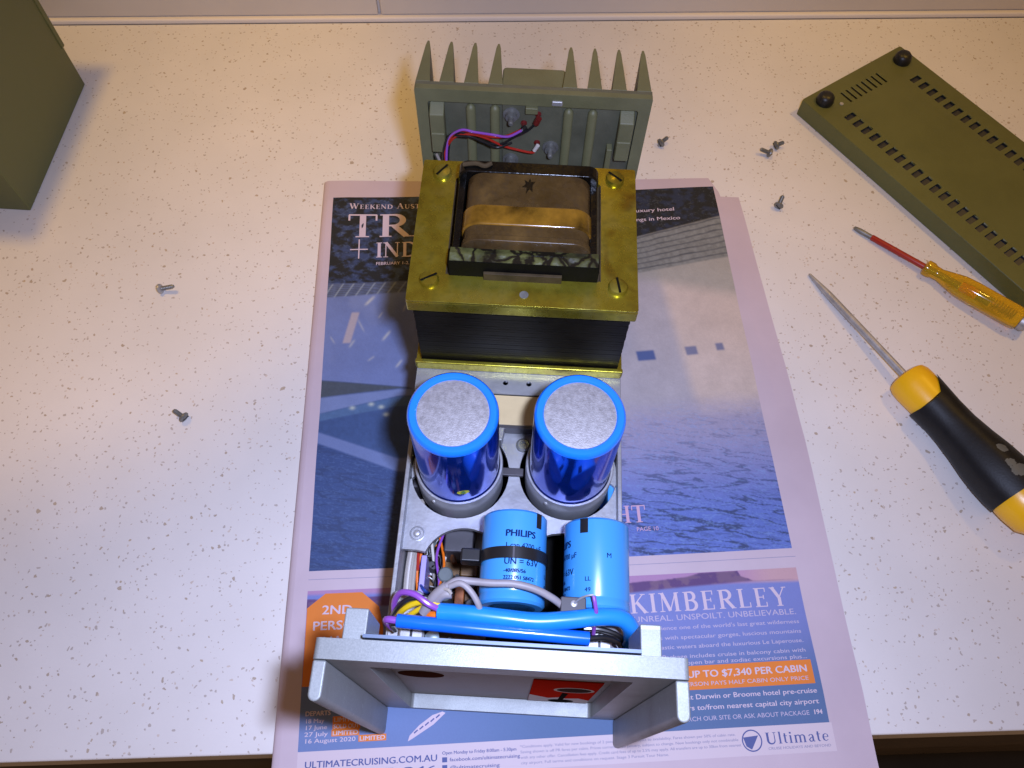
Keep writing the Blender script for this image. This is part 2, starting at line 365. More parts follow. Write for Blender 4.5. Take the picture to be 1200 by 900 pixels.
sheet(dict(left=[(-.3, -1.25), (-.6, 20), (-.9, 38.4)], right=[(27.75, .95), (28.3, 19), (28.05, 38.9)]), -.125, -.065, .85)
sheet(dict(left=[(-.2, -1.0), (-.55, 20), (-.85, 38.5)], right=[(27.6, 1.2), (28.15, 19), (27.9, 38.8)]), -.195, -.135, .5)
sheet(dict(left=[(-.1, -1.1), (-.5, 20), (-.8, 38.4)], right=[(27.4, 1.1), (27.95, 19), (27.75, 38.7)]), -.27, -.205, .1)
# the rounded fold along the left edge
rs = []
for t_ in np.linspace(-1.55, 38.2, 60):
    off = np.interp(t_, [-1.55, 20, 38.2], [-.35, -.62, -.9])
    rs.append([(off+.02-.42*math.sin(R(a)), -t_, -.135+(.132+float(lift(np.array(off), np.array(t_)))*(.5+.5*math.cos(R(a))))*math.cos(R(a))) for a in np.linspace(0, 180, 9)])
MB().rings(rs, closed=False, cap=False).build('fold', M['paper'], paper)

def fbm(x, y, seed, oct_=4):
    g = np.random.default_rng(seed).random((64, 64)); tot = 0; a = 1.; n = 0
    for k in range(oct_):
        xi = np.floor(x).astype(int); yi = np.floor(y).astype(int); fx = x-xi; fy = y-yi
        fx = fx*fx*(3-2*fx); fy = fy*fy*(3-2*fy); G = lambda i, j: g[i % 64, j % 64]
        tot = tot+a*((G(xi, yi)*(1-fx)+G(xi+1, yi)*fx)*(1-fy)+(G(xi, yi+1)*(1-fx)+G(xi+1, yi+1)*fx)*fy)
        n += a; a *= .5; x = x*2+17.3; y = y*2+9.1
    return tot/n
PW = np.array(lin((214, 188, 218)))
def ink(c): return np.array(lin(c))/PW*.50
def lerp(a, b, f): f = np.asarray(f)[..., None]; return a*(1-f)+b*f
def ss(x, a, b): t = np.clip((x-a)/(b-a), 0, 1); return t*t*(3-2*t)
def seg(x, pts): return np.interp(x, [p[0] for p in pts], [p[1] for p in pts])
def grid_print(name, s0, s1, t0, t1, fn, z, step=.07, par=None):
    ns = int((s1-s0)/step)+1; nt = int((t1-t0)/step)+1
    s_, t_ = np.meshgrid(np.linspace(s0, s1, ns), np.linspace(t0, t1, nt))
    col = np.clip(fn(s_, t_), 0, 1).reshape(-1, 3)
    v = np.stack([s_, -t_, np.full_like(s_, z)], -1).reshape(-1, 3)*S
    i = np.arange(ns*nt).reshape(nt, ns); q = np.stack([i[:-1, :-1], i[1:, :-1], i[1:, 1:], i[:-1, 1:]], -1).reshape(-1, 4)
    me = bpy.data.meshes.new(name); me.vertices.add(len(v)); me.vertices.foreach_set('co', v.ravel())
    me.loops.add(q.size); me.loops.foreach_set('vertex_index', q.ravel().astype(np.int32)); me.polygons.add(len(q))
    me.polygons.foreach_set('loop_start', np.arange(0, q.size, 4, dtype=np.int32)); me.update(calc_edges=True); me.validate()
    at = me.color_attributes.new('print', 'FLOAT_COLOR', 'POINT'); at.data.foreach_set('color', np.c_[col, np.ones(len(col))].ravel())
    me.materials.append(M['print'])
    return link(name, me, par or paper)
def ridge(x, y, seed, o_=3): return 1-np.abs(2*fbm(x, y, seed, o_)-1)*1.6
def picture(s, t):
    n1 = fbm(s*1.1+3, t*1.1, 1); n2 = fbm(s*5, t*5, 2); n3 = fbm(s*.9+t*.5, t*2.5-s*.6, 3)
    e = .09                                            # soft printed edges
    def under(line): return ss(t-line, -e, e)
    left = ss(s, 17, 9)
    hull = lerp(ink((222, 178, 192)), ink((122, 120, 188)), left)
    shade = ss(s-(21.4+(t-7.7)*.105), .45, -.45)*(1-left)
    hull = lerp(hull, ink((182, 158, 194)), shade*.75)
    hull = lerp(hull, ink((168, 146, 160)), ss(t-(8.9-(26-s)*.25), .7, -.7)*(1-left)*.8)
    hull = hull*(.90+.20*n1)[..., None]*(.96+.08*n2)[..., None]
    hull = lerp(hull, ink((150, 140, 196)), left*ss(fbm(s*.5, t*.35, 15), .5, .7)*.35)
    for (x, y, L_, w_, an, al) in ((2.7, 8.4, .42, .10, 50, .8), (3.8, 11.0, .40, .09, 55, .7), (1.7, 11.5, .3, .08, 60, .5), (4.6, 13.0, .3, .08, 55, .6), (.5, 11.2, .3, .06, 120, .35), (2.9, 12.6, .25, .07, 40, .4), (3.4, 9.5, .25, .06, 60, .45), (4.9, 9.0, .3, .06, 70, .4), (2.2, 10.2, .5, .07, 115, .35)):
        ca, sa = math.cos(R(an)), math.sin(R(an)); dx, dy = s-x, -(t-y); a_ = dx*ca+dy*sa; b2 = -dx*sa+dy*ca
        hull = lerp(hull, ink((214, 186, 204)), np.exp(-(a_/L_)**4-(b2/w_)**2)*al)
    for (x, y, hw, hh) in ((19.73, 13.1, .56, .34), (22.57, 12.9, .36, .30), (24.36, 12.72, .24, .26)):
        m = ss(abs(s-x-(t-y)*.1)-hw, e, -e)*ss(abs(t-y+(s-x)*.05)-hh, e, -e)
        hull = lerp(hull, ink((74, 86, 160)) if hw > .5 else ink((126, 114, 164)), m*.95)
    m = ss(abs(s-1.55-(10.6-t)*.22)-.24, .08, -.08)*ss(abs(t-10.35)-1.1, .1, -.1); hull = lerp(hull, ink((200, 160, 184)), m*.85)
    c = hull
    seaT = seg(s, [(0, 14.0), (5.2, 14.65), (9, 16.2), (18, 16.7), (27, 16.5)])
    depth = np.clip((t-seaT)/9, 0, 1)
    wl = ink((62, 74, 138)); wt = lerp(ink((180, 150, 196)), ink((104, 110, 204)), ss(depth, .0, .8))
    sea = lerp(wt, wl+0*wt, left)
    yy = t*2.6+s*-.42+.5*n3; fr = .55+.15*depth
    r1 = ridge(s*.36+30, yy*1.0+10, 5, 4); r2 = ridge(s*.62+3, yy*2.0+50, 6, 3); r3 = ridge(s*1.5, yy*4.2, 7, 2)
    k = np.clip(ss(r1, .90-.10*depth, .99-.07*depth)+.6*ss(r2, .88-.05*depth, .98)*(.3+.7*depth), 0, 1)*np.clip(.12+depth*1.1, 0, .95)
    sea = lerp(sea, lerp(ink((52, 56, 102)), ink((48, 54, 100)), left), k*(.9-.35*left))
    sea = lerp(sea, lerp(ink((140, 150, 226)), ink((96, 108, 176)), left), ss(r3, .80, .98)*.35)
    sea = sea*(.92+.16*n2)[..., None]
    f = ss(t-seaT-.5*(n3-.5)*(1-left), -.06*left-1.0*(1-left), .06*left+1.2*(1-left)); c = lerp(c, sea, f)
    L = ss(s, 9.5, 8.5)
    def band2(a_, b2): return L*under(a_)*(1-under(b2))
    g_ = (.85+.3*n2)[..., None]
    c = lerp(c, ink((78, 76, 100))*g_, band2(seaT, seg(s, [(0, 15.15), (4.6, 14.7), (5.3, 14.66)])))
    c = lerp(c, ink((128, 126, 190))*(.92+.16*n1)[..., None], band2(seg(s, [(0, 15.15), (4.6, 14.75)]), seg(s, [(0, 16.2), (4.6, 15.2)])))
    c = lerp(c, ink((86, 102, 160))*g_, band2(seg(s, [(0, 16.2), (4.6, 15.25)]), seg(s, [(0, 16.7), (4.6, 15.9)])))
    c = lerp(c, ink((66, 80, 142))*g_, band2(seg(s, [(0, 16.7), (4.6, 15.9)]), seg(s, [(0, 17.4), (4.6, 19.2)])))
    c = lerp(c, ink((118, 118, 184))*(.92+.16*n1)[..., None], band2(seg(s, [(0, 17.4), (4.6, 19.2)]), seg(s, [(0, 18.1), (4.6, 20.0)])))
    for (x, y) in ((1.9, 15.9), (3.0, 15.7), (3.9, 16.4), (3.6, 15.9)): c = lerp(c, ink((210, 190, 200)), np.exp(-((s-x)/.16)**2-((t-y)/.12)**2)*.8)
    b0 = seg(s, [(0, 7.05), (5.2, 6.95), (20.2, 4.06), (26.2, 2.6)]); b1 = seg(s, [(0, 8.1), (5.2, 7.75), (20, 6.95), (26.2, 5.95)])
    u_ = (t-b0)/(b1-b0)
    deck = lerp(ink((140, 124, 140)), ink((96, 94, 140)), left)*(.70+.6*n2)[..., None]
    deck = lerp(deck, ink((74, 68, 88)), ss(np.abs(((u_*7+.4*n1) % 1)-.5), .20, .06)*(.35+.6*n1))
    deck = lerp(deck, ink((172, 160, 190)), left*ss(np.abs(((s*1.5+u_*.8) % 1)-.5), .12, .04)*.6)
    c = lerp(c, deck, under(b0)*(1-under(b1)))
    fo = fbm(s*2.2+t*.8+5, t*3.0-s*.7, 9, 5); rg = ridge(s*1.1-t*1.3, t*3.2+s*1.7, 12, 4)
    sky = lerp(ink((20, 22, 34)), ink((56, 64, 116)), ss(fo, .42, .72)*(.35+.65*left)); sky = lerp(sky, ink((92, 98, 150)), ss(rg, .86, 1.)*left*.6*ss(fo, .35, .6))
    sky = lerp(sky, ink((110, 100, 120)), ss(rg, .93, 1.)*(1-left)*.35)
    c = lerp(c, sky, 1-under(b0))
    return c*(.95+.10*RNG.random(s.shape))[..., None]
pic = grid_print('front_page_picture', 0, 26.1, 0, 25.5, picture, .006, .05)
def advert(s, t):
    n1 = fbm(s*.6, t*.8, 21); n2 = fbm(s*3, t*3, 22)
    v_ = (t-26.55)/7.75
    c = lerp(ink((132, 124, 206)), ink((92, 104, 164)), ss(v_, .30, .8)); c = lerp(c, ink((122, 118, 204)), ss(s, 8, 3)*ss(v_, .9, .3)*.6)
    c = lerp(c, ink((126, 128, 200)), ss(s, 13, 5)*ss(v_, .6, .9)*.7)
    sky = lerp(ink((190, 126, 186)), ink((214, 150, 176)), ss(s, 22, 25)); hz = 27.15+.02*(s-20)
    c = lerp(c, sky, ss(t-hz, .12, -.12))
    top = seg(s, [(0, 27.0), (8, 26.95), (15, 27.0), (18.8, 26.85), (20.2, 26.72), (20.9, 26.58), (22.9, 26.56), (23.05, 26.85), (23.7, 27.12), (27, 27.2)])+.06*(n2-.5)
    bot = seg(s, [(0, 27.5), (17, 27.45), (20, 27.28), (23.7, 27.14), (27, 27.15)])
    c = lerp(c, lerp(ink((104, 62, 124)), ink((128, 84, 128)), ss(n2, .4, .6)), ss(t-top, -.04, .04)*ss(t-bot, .08, -.08))
    return c*(.96+.05*n1+.05*RNG.random(s.shape))[..., None]
ad = grid_print('cruise_advertisement', 0, 26.1, 26.55, 34.25, advert, .006, .05)
def lay(vf, s, t, z, name, m, par, rot=0.):
    v, f = vf; c_, s_ = math.cos(rot), math.sin(rot)
    o = MB().add([(s+x*c_-y*s_, -t+x*s_+y*c_, z+zz) for x, y, zz in v], f)
    me = bpy.data.meshes.new(name); me.from_pydata([(x*S, y*S, q*S) for x, y, q in o.v], [], o.f); me.materials.append(m)
    return link(name, me, par)
def sans(body, s, t, h, m, bold=0, align='LEFT', width=None, par=None, name='lettering', z=.016, rot=0.):
    return lay(text_mesh(body, h/.72, bold, align, width), s, t, z, name, M[m], par or paper, rot)
# a small serif alphabet drawn as ribbons: unit cap height
def arc(cx, cy, rx, ry, a0, a1, n=14): return [(cx+rx*math.cos(R(a0+(a1-a0)*i/n)), cy+ry*math.sin(R(a0+(a1-a0)*i/n))) for i in range(n+1)]
TK, TN = .17, .055
def bowl(p, tn=TN, tk=TK): n = len(p)-1; return [(x, y, tn+(tk-tn)*math.sin(math.pi*i/n)) for i, (x, y) in enumerate(p)]
def st(x0, y0, x1, y1, w): return [(x0, y0, w), (x1, y1, w)]
def sf(x, y, w=.32): return [(x-w/2, y, .045), (x+w/2, y, .045)]
b_, t__ = .022, .978
SER = {
 'I': (.36, [st(.18, 0, .18, 1, TK), sf(.18, b_), sf(.18, t__)]),
 'T': (.84, [st(.42, 0, .42, 1, TK), sf(.42, b_, .36), st(.04, .97, .80, .97, .06), st(.055, .97, .055, .72, .05), st(.785, .97, .785, .72, .05)]),
 'H': (.96, [st(.2, 0, .2, 1, TK), st(.76, 0, .76, 1, TK), st(.2, .5, .76, .5, TN)]+[sf(x, y) for x in (.2, .76) for y in (b_, t__)]),
 'E': (.76, [st(.2, 0, .2, 1, TK), st(.05, b_, .66, b_, .05), st(.05, t__, .64, t__, .05), st(.2, .51, .52, .51, .05), st(.645, 0, .645, .24, .05), st(.625, 1, .625, .78, .05), st(.52, .40, .52, .62, .05)]),
 'L': (.74, [st(.2, 0, .2, 1, TK), st(.05, b_, .66, b_, .05), sf(.2, t__), st(.645, 0, .645, .26, .05)]),
 'K': (.92, [st(.2, 0, .2, 1, TK), sf(.2, b_), sf(.2, t__), st(.24, .42, .74, 1, TN), st(.38, .58, .80, 0, TK), sf(.80, b_, .26), sf(.72, t__, .26)]),
 'M': (1.14, [st(.16, 0, .20, 1, TN), st(.20, 1, .56, .04, TK), st(.56, .04, .92, 1, TN), st(.94, 0, .92, 1, TK), sf(.16, b_, .26), sf(.95, b_), sf(.13, t__, .2), sf(.98, t__, .2)]),
 'N': (.98, [st(.16, 0, .16, 1, TN), st(.16, 1, .80, .02, TK), st(.80, 0, .80, 1, TN), sf(.16, b_, .26), sf(.8, t__, .26), sf(.1, t__, .18)]),
 'R': (.90, [st(.2, 0, .2, 1, TK), sf(.2, b_), sf(.2, t__), bowl([(.2, .975)]+arc(.42, .735, .24, .24, 90, -90)+[(.2, .495)]), st(.42, .5, .76, .02, TK), sf(.80, b_, .2)]),
 'B': (.82, [st(.2, 0, .2, 1, TK), sf(.14, b_, .2), sf(.14, t__, .2), bowl([(.2, .975)]+arc(.40, .755, .21, .22, 90, -90)+[(.2, .535)]), bowl([(.2, .53)]+arc(.42, .277, .26, .253, 90, -90)+[(.2, .024)])]),
 'D': (.94, [st(.2, 0, .2, 1, TK), sf(.14, b_, .2), sf(.14, t__, .2), bowl([(.2, .975)]+arc(.40, .5, .42, .475, 90, -90)+[(.2, .025)])]),
 'Y': (.90, [st(.45, 0, .45, .46, TK), sf(.45, b_), st(.14, 1, .45, .44, TK), st(.76, 1, .45, .44, TN), sf(.14, t__, .28), sf(.76, t__, .24)]),
 'W': (1.28, [st(.14, 1, .40, .02, TK), st(.40, .02, .64, .95, TN), st(.60, 1, .86, .02, TK), st(.86, .02, 1.12, 1, TN), sf(.14, t__, .28), sf(.60, t__, .28), sf(1.12, t__, .24)]),
 'A': (.96, [st(.14, 0, .46, 1, TN), st(.46, 1, .78, 0, TK), st(.24, .34, .66, .34, TN), sf(.14, b_, .26), sf(.80, b_)]),
 'U': (.94, [[(.2, 1, TK), (.2, .35, TK)]+[(x, y, TK-.10*i/14) for i, (x, y) in enumerate(arc(.47, .31, .27, .29, 180, 360))]+[(.74, 1, TN)], sf(.2, t__), sf(.74, t__, .26)]),
 'S': (.66, [[(x, y, .06+.12*math.sin(math.pi*i/29)) for i, (x, y) in enumerate(arc(.33, .75, .22, .225, 20, 270)+arc(.33, .25, .24, .225, 90, -160))]]),
 'F': (.72, [st(.2, 0, .2, 1, TK), sf(.2, b_), st(.05, t__, .64, t__, .05), st(.2, .51, .52, .51, .05), st(.625, 1, .625, .78, .05)]),
 'V': (.92, [st(.14, 1, .46, .02, TK), st(.46, .02, .78, 1, TN), sf(.14, t__, .28), sf(.78, t__, .24)]),
 'C': (.86, [bowl(arc(.46, .5, .38, .475, 40, 320, 24), .05, .17), st(.76, .95, .76, .70, .05)]),
 'G': (.94, [bowl(arc(.46, .5, .38, .475, 40, 320, 24), .05, .17), st(.76, .95, .76, .70, .05), st(.76, .06, .76, .44, .13), sf(.76, .44, .3)]),
 '+': (.9, [st(.05, .45, .85, .45, .055), st(.45, -.05, .45, 1.0, .055)]), ' ': (.38, []),
 'l': (.34, [st(.16, 0, .16, 1.02, .13), sf(.16, b_, .26), st(.06, 1.0, .16, 1.0, .045)]),
 't': (.40, [[(.17, .86, .13), (.17, .14, .13), (.22, .045, .09), (.33, .05, .04)], st(.04, .64, .34, .64, .05)]),
 'i': (.34, [st(.16, 0, .16, .66, .13), sf(.16, b_, .26), st(.06, .645, .16, .645, .045), st(.16, .80, .16, .95, .14)]),
 'm': (1.06, [st(.16, 0, .16, .66, .13), sf(.16, b_, .24), st(.05, .645, .16, .645, .045)]+[[(x0, .50, .05)]+[(x, y, .06+.07*i/8) for i, (x, y) in enumerate(arc(x0+.18, .47, .165, .17, 150, 0, 8))]+[(x0+.345, 0, .13)] for x0 in (.17, .51)]+[sf(.515, b_, .24), sf(.855, b_, .24)]),
 'a': (.60, [[(.10, .50, .09), (.16, .61, .06), (.27, .645, .05), (.38, .58, .10), (.40, .45, .13), (.40, .10, .13), (.46, .03, .07), (.54, .06, .03)], bowl([(.40, .40), (.22, .34), (.11, .19), (.18, .05), (.30, .05), (.40, .14)], .04, .11)]),
 'e': (.58, [st(.10, .36, .48, .36, .045), [(.48, .36, .09), (.44, .56, .06), (.29, .645, .05), (.15, .55, .10), (.10, .34, .13), (.15, .12, .11), (.29, .025, .06), (.47, .13, .04)]]),
}
def serif(body, h, sp=.06, caps=None):
    V_, F_ = [], []; x = 0; k = 0
    for ch in body:
        sc_ = h; c2 = ch
        if caps and ch.islower(): c2 = ch.upper(); sc_ = h*caps
        wd, strokes = SER[c2]
        for sk in strokes:
            P = [Vector((p[0], p[1])) for p in sk]; o = len(V_); k += 1
            for i, p in enumerate(P):
                d = (P[min(i+1, len(P)-1)]-P[max(i-1, 0)]); d.normalize(); nrm = Vector((-d.y, d.x))*sk[i][2]/2
                for q in (p+nrm, p-nrm): V_.append((x+q.x*sc_, q.y*sc_, (k % 7)*.0016))
            F_ += [(o+2*i, o+2*i+1, o+2*i+3, o+2*i+2) for i in range(len(P)-1)]
        x += (wd+sp)*sc_
    return np.array(V_), F_, x
def serif_at(body, s, t, h, m, width=None, par=None, name='lettering', sp=.06, caps=None, z=.016, right=False):
    v, f, w_ = serif(body, h, sp, caps)
    if width: v[:, 0] *= width/w_; w_ = width
    if right: v[:, 0] -= w_
    return lay((v, f), s, t, z, name, M[m], par or paper)
# masthead
serif_at('Weekend Australian', 1.12, 1.02, .46, 'ink_white', 6.9, pic, caps=.78)
serif_at('TRAVEL', 1.03, 3.38, 1.88, 'ink_white', 12.6, pic, sp=.0)
serif_at('+', 1.22, 5.0, 1.45, 'ink_white', None, pic)
serif_at('INDULGENCE', 2.98, 5.02, 1.18, 'ink_white', None, pic, sp=.03)
sans('FEBRUARY 1-2, 2020', 3.0, 5.62, .24, 'ink_white', .004, par=pic)
sans('Four luxury hotel', 23.1, 1.98, .30, 'ink_white', .006, 'RIGHT', 4.0, par=pic)
sans('openings in Mexico', 23.4, 2.74, .30, 'ink_white', .006, 'RIGHT', 4.2, par=pic)
serif_at('LIGHT', 18.45, 23.62, .98, 'ink_pink', None, pic, right=True, sp=.03)
sans('PAGE 10', 19.0, 24.12, .24, 'ink_pink', 0, 'RIGHT', par=pic)
MB().box(0, 26.2, -25.97, -25.94, .004, .008).build('ruled_line', M['ink_grey'], paper)
# advert lettering
serif_at('KIMBERLEY', 25.45, 28.52, .98, 'ink_white', 8.55, ad, right=True, sp=.12)
sans('UNREAL. UNSPOILT. UNBELIEVABLE.', 25.6, 28.98, .30, 'ink_pale', -.004, 'RIGHT', 8.6, par=ad)
for i, (tx, wd) in enumerate((("Experience one of the world's last great wilderness", 8.2), ('areas with spectacular gorges, luscious mountains', 8.1), ('and fantastic waters aboard the luxurious Le Laperouse.', 8.6),
                             ('Package includes cruise in balcony cabin with', 7.4), ('open bar and zodiac excursions plus...', 6.2))):
    sans(tx, 25.65, (29.44, 29.93, 30.40, 30.88, 31.2)[i], .20, 'ink_pale', .002, 'RIGHT', wd, par=ad)
band_ = MB().box(16.2, 25.8, -32.42, -31.27, .009, .0125).build('orange_band', M['ink_orange'], ad)
sans('SAVE UP TO $7,340 PER CABIN', 25.5, 31.84, .34, 'ink_white', .012, 'RIGHT', 7.5, par=ad, z=.022)
sans('2ND PERSON PAYS HALF CABIN ONLY PRICE', 25.5, 32.24, .20, 'ink_pale', -.002, 'RIGHT', 7.2, par=ad, z=.022)
sans('1 night Darwin or Broome hotel pre-cruise', 25.78, 32.86, .24, 'ink_white', .005, 'RIGHT', 7.4, par=ad)
sans('Transfers to/from nearest capital city airport', 25.78, 33.36, .24, 'ink_white', .005, 'RIGHT', 7.9, par=ad)
sans('SEARCH OUR SITE OR ASK ABOUT PACKAGE', 25.2, 33.86, .21, 'ink_pale', 0, 'RIGHT', 6.6, par=ad)
sans('194', 25.85, 33.85, .22, 'ink_white', .010, 'RIGHT', par=ad)
# offer octagon and departures
oc = [(0.02, 27.45), (.95, 26.72), (2.85, 26.72), (3.75, 27.5), (4.0, 28.6), (3.9, 30.6), (3.2, 31.3), (.02, 31.3)]
MB().prism([(a, -b) for a, b in oc], .009, .0125).build('orange_octagon', M['ink_orange'], ad)
sans('2ND', .80, 27.78, .46, 'ink_white', .012, width=1.55, par=ad, z=.022, rot=R(-1))
sans('PERSON', .36, 28.58, .46, 'ink_white', .012, width=2.7, par=ad, z=.022)
sans('HALF', .9, 29.35, .46, 'ink_white', .012, width=1.7, par=ad, z=.022)
sans('PRICE', .6, 30.15, .46, 'ink_white', .012, width=2.2, par=ad, z=.022)
sans('DEPARTS', .26, 32.66, .22, 'ink_white', .008, par=ad)
for i, (d_, tag_, x1) in enumerate((('18 May', 'LIMITED', 1.62), ('17 June', 'SOLD OUT', 1.62), ('27 July', 'LIMITED', 1.58), ('16 August 2020', 'LIMITED', 2.90))):
    t_ = 32.99+.30*i
    sans(d_, .26, t_, .20, 'ink_white', .003, par=ad, width={0: .95, 1: 1.1, 2: 1.15, 3: 2.5}[i])
    MB().box(x1, x1+1.35, -t_-.05, -t_+.25, .009, .0125).build('orange_highlight', M['ink_orange'], ad)
    sans(tag_, x1+.05, t_, .20, 'ink_white', .006, width=1.24, par=ad, z=.022)
ship = MB().prism([(5.30, -34.05), (5.55, -33.92), (6.55, -33.35), (7.15, -32.85), (7.0, -32.78), (6.5, -32.92), (5.85, -33.35), (5.38, -33.80)], .009, .0125).build('printed_ship', M['ink_white'], ad)
for k in range(5): MB().prism([(5.62+.27*k, -33.72+.16*k), (5.80+.27*k, -33.58+.16*k), (5.76+.27*k, -33.53+.16*k), (5.58+.27*k, -33.67+.16*k)], .014, .0155).build('printed_deck', M['ink_blue'], ad)
# footer of the advert
MB().box(0, 26.2, -35.55, -34.26, .003, .0065).build('pale_strip', mat('pale_print_strip', (.60, .50, .52), .85), ad)
sans('ULTIMATECRUISING.COM.AU', .36, 34.98, .30, 'ink_blue', .008, width=6.35, par=ad)
sans('1300 485 846', .36, 35.46, .30, 'ink_blue', .008, width=6.35, par=ad)
sans('Open Monday to Friday 8:00am - 5:30pm', 6.96, 34.72, .15, 'ink_blue', .003, width=3.6, par=ad)
MB().box(6.96, 7.2, -35.06, -34.84, .010, .013).build('social_icon', M['ink_blue'], ad)
sans('facebook.com/ultimatecruising', 7.32, 35.03, .16, 'ink_blue', .003, width=3.4, par=ad)
MB().box(6.96, 7.2, -35.42, -35.18, .010, .013).build('social_icon', M['ink_blue'], ad)
sans('@ultimatecruising', 7.32, 35.38, .16, 'ink_blue', .003, width=2.4, par=ad)
for i, tx in enumerate(('*Conditions apply. Valid for new bookings of 2 passengers and subject to availability. Fares shown per 50% of cabin rate.', 'Saving shown is off PR fares per cabin. Prices correct at 28 January, subject to change. New bookings only not combinable',
                        'with any other offer. Cancellation fees apply. Credit card fees of up to 2.5% may apply. All transfers are up to 30km from nearest', 'city airport. Full terms and conditions on request. Stage 3 Pursuit Tour Name.')):
    sans(tx, 10.75, 34.62+.24*i, .125, 'ink_grey', .002, width=(10.6, 10.7, 10.8, 7.2)[i], par=ad)
lg = MB(); k_ = 40
for i in range(k_):
    a0, a1 = R(360*i/k_), R(360*(i+1)/k_)
    lg.add([(22.12+r_*math.cos(a), -34.88+r_*math.sin(a), .010) for a, r_ in ((a0, .50), (a1, .50), (a1, .44), (a0, .44))], [(0, 1, 2, 3)])
lg.add([(21.70, -34.72, .010), (22.46, -34.66, .010), (22.05, -35.28, .010), (21.80, -35.12, .010)], [(0, 3, 2, 1)])
lg.build('ring_emblem', M['ink_blue'], ad, smooth=0)
serif_at('Ultimate', 22.78, 35.08, .52, 'ink_blue', 3.2, ad, sp=.05)
sans('CRUISE HOLIDAYS AND BEYOND', 22.85, 35.33, .12, 'ink_grey', .002, width=3.1, par=ad)

# the prints follow the relief of the top sheet
done = set()
for o in list(paper.children)+list(pic.children)+list(ad.children):
    if o.name.split('.')[0] in ('page', 'fold') or o.data in done: continue
    me = o.data; done.add(me)
    if len(me.vertices) < 90:
        bm = bmesh.new(); bm.from_mesh(me)
        for ax in (0, 1):
            cs = [q.co[ax] for q in bm.verts]; c0, c1 = min(cs), max(cs); n_ = int((c1-c0)/.003)
            for k in range(1, n_):
                pt = Vector((0, 0, 0)); pt[ax] = c0+(c1-c0)*k/n_; nn = Vector((0, 0, 0)); nn[ax] = 1
                bmesh.ops.bisect_plane(bm, geom=bm.verts[:]+bm.edges[:]+bm.faces[:], plane_co=pt, plane_no=nn)
        bm.to_mesh(me); bm.free()
    v = np.zeros(len(me.vertices)*3); me.vertices.foreach_get('co', v); v = v.reshape(-1, 3)
    v[:, 2] += lift(v[:, 0]/S, -v[:, 1]/S)*S; me.vertices.foreach_set('co', v.ravel()); me.update()

# ------------------------------------------------------------------ amplifier
AQ = (-.125, 2.224, .015); AB = R(-1.504); amp = empty('amplifier', AQ, AB)
tag(amp, 'opened olive and silver power amplifier with exposed transformer and blue capacitors on the newspaper', 'amplifier')
PH = 15.9
# front panel: thick frame round a recess
fp = plate('front_panel', rrect(-6, 6, 0, PH, .18), [rrect(-4.4, 4.42, .6, 14.55, .2)], 0, .66, M['panel'], amp, .06)
fp.data.transform(Matrix.Translation((0, 1.92*S, 0)) @ Matrix.Rotation(R(90), 4, 'X'))      # x=u, y=height, z toward the viewer
def on_panel(o):      # children of fp written in amplifier coordinates
    o.parent = fp; return o
tp = MB().prism([(-4.62, .4), (4.64, .4), (4.64, 14.75), (-4.62, 14.75)], 1.93, 2.15, 'y').build('recess_plate', M['panel_in'], amp); on_panel(tp)
for s_ in (-1, 1):
    x0, x1 = (5.56*s_, 6.0*s_) if s_ > 0 else (-6.0, -5.56)
    prof = [(1.25, x0), (1.25, x1)]+[(.22-.22*math.sin(R(a)), (x0+x1)/2+.22*math.cos(R(a))*1) for a in np.linspace(0, 180, 9)]
    wv_ = MB().prism([(b, a) for a, b in prof], .02, PH-.12); on_panel(wv_.build('wing', M['panel'], amp, .07))
    lx = (-5.28, -4.5) if s_ < 0 else (4.55, 5.25)
    on_panel(MB().box(*lx, 1.93, 3.02, 12.6, 15.3).build('mounting_lug', M['panel'], amp, .05))
on_panel(MB().box(-4.5, 4.5, 1.99, 2.1, 14.9, PH-.02).build('backing_strip', mat('bluish_strip', (.10, .13, .19), .45, .3), amp))
# badge on the recessed plate
bd = MB().box(1.3, 4.15, 1.87, 1.925, 1.0, 8.6).build('badge', M['badge_red'], amp, .02); on_panel(bd)
def badge_piece(poly, dz, name, m):
    o = MB().prism(poly, 1.868-dz, 1.8675-dz+.002, 'y').build(name, m, amp); on_panel(o)
    o.parent = bd
    return o
badge_piece([(1.3, 1.02), (4.15, 1.02), (4.15, 2.2), (3.6, 2.9), (3.0, 2.6), (2.7, 3.0), (2.2, 2.5), (1.3, 3.6)], .004, 'silver_field', M['badge_white'])
BM = mat('black_print_and_reflection', (.012, .012, .012), .9, Specular_IOR_Level=0.)
badge_piece([(2.68, 1.9), (2.92, 1.9), (3.0, 4.6), (2.72, 4.9)], .008, 'dark_pointer', BM)
badge_piece(circ(3.15, 5.9, .88, 28), .004, 'pale_ring', M['badge_white'])
badge_piece(circ(3.15, 5.9, .75, 24), .006, 'dark_emblem', mat('dark_emblem', (.05, .035, .035), .9, Specular_IOR_Level=0.))
badge_piece(circ(2.85, 1.6, .62, 24), .010, 'oval_reflection', BM)  # dark reflection by the recess lip, put in as a flat black disc
ol = MB().prism(circ(-3.3, 8.0, .95, 28), 1.915, 1.928, 'y').build('indicator_hole', mat('brown_lens', (.05, .02, .016), .9, Specular_IOR_Level=0.), amp); on_panel(ol)

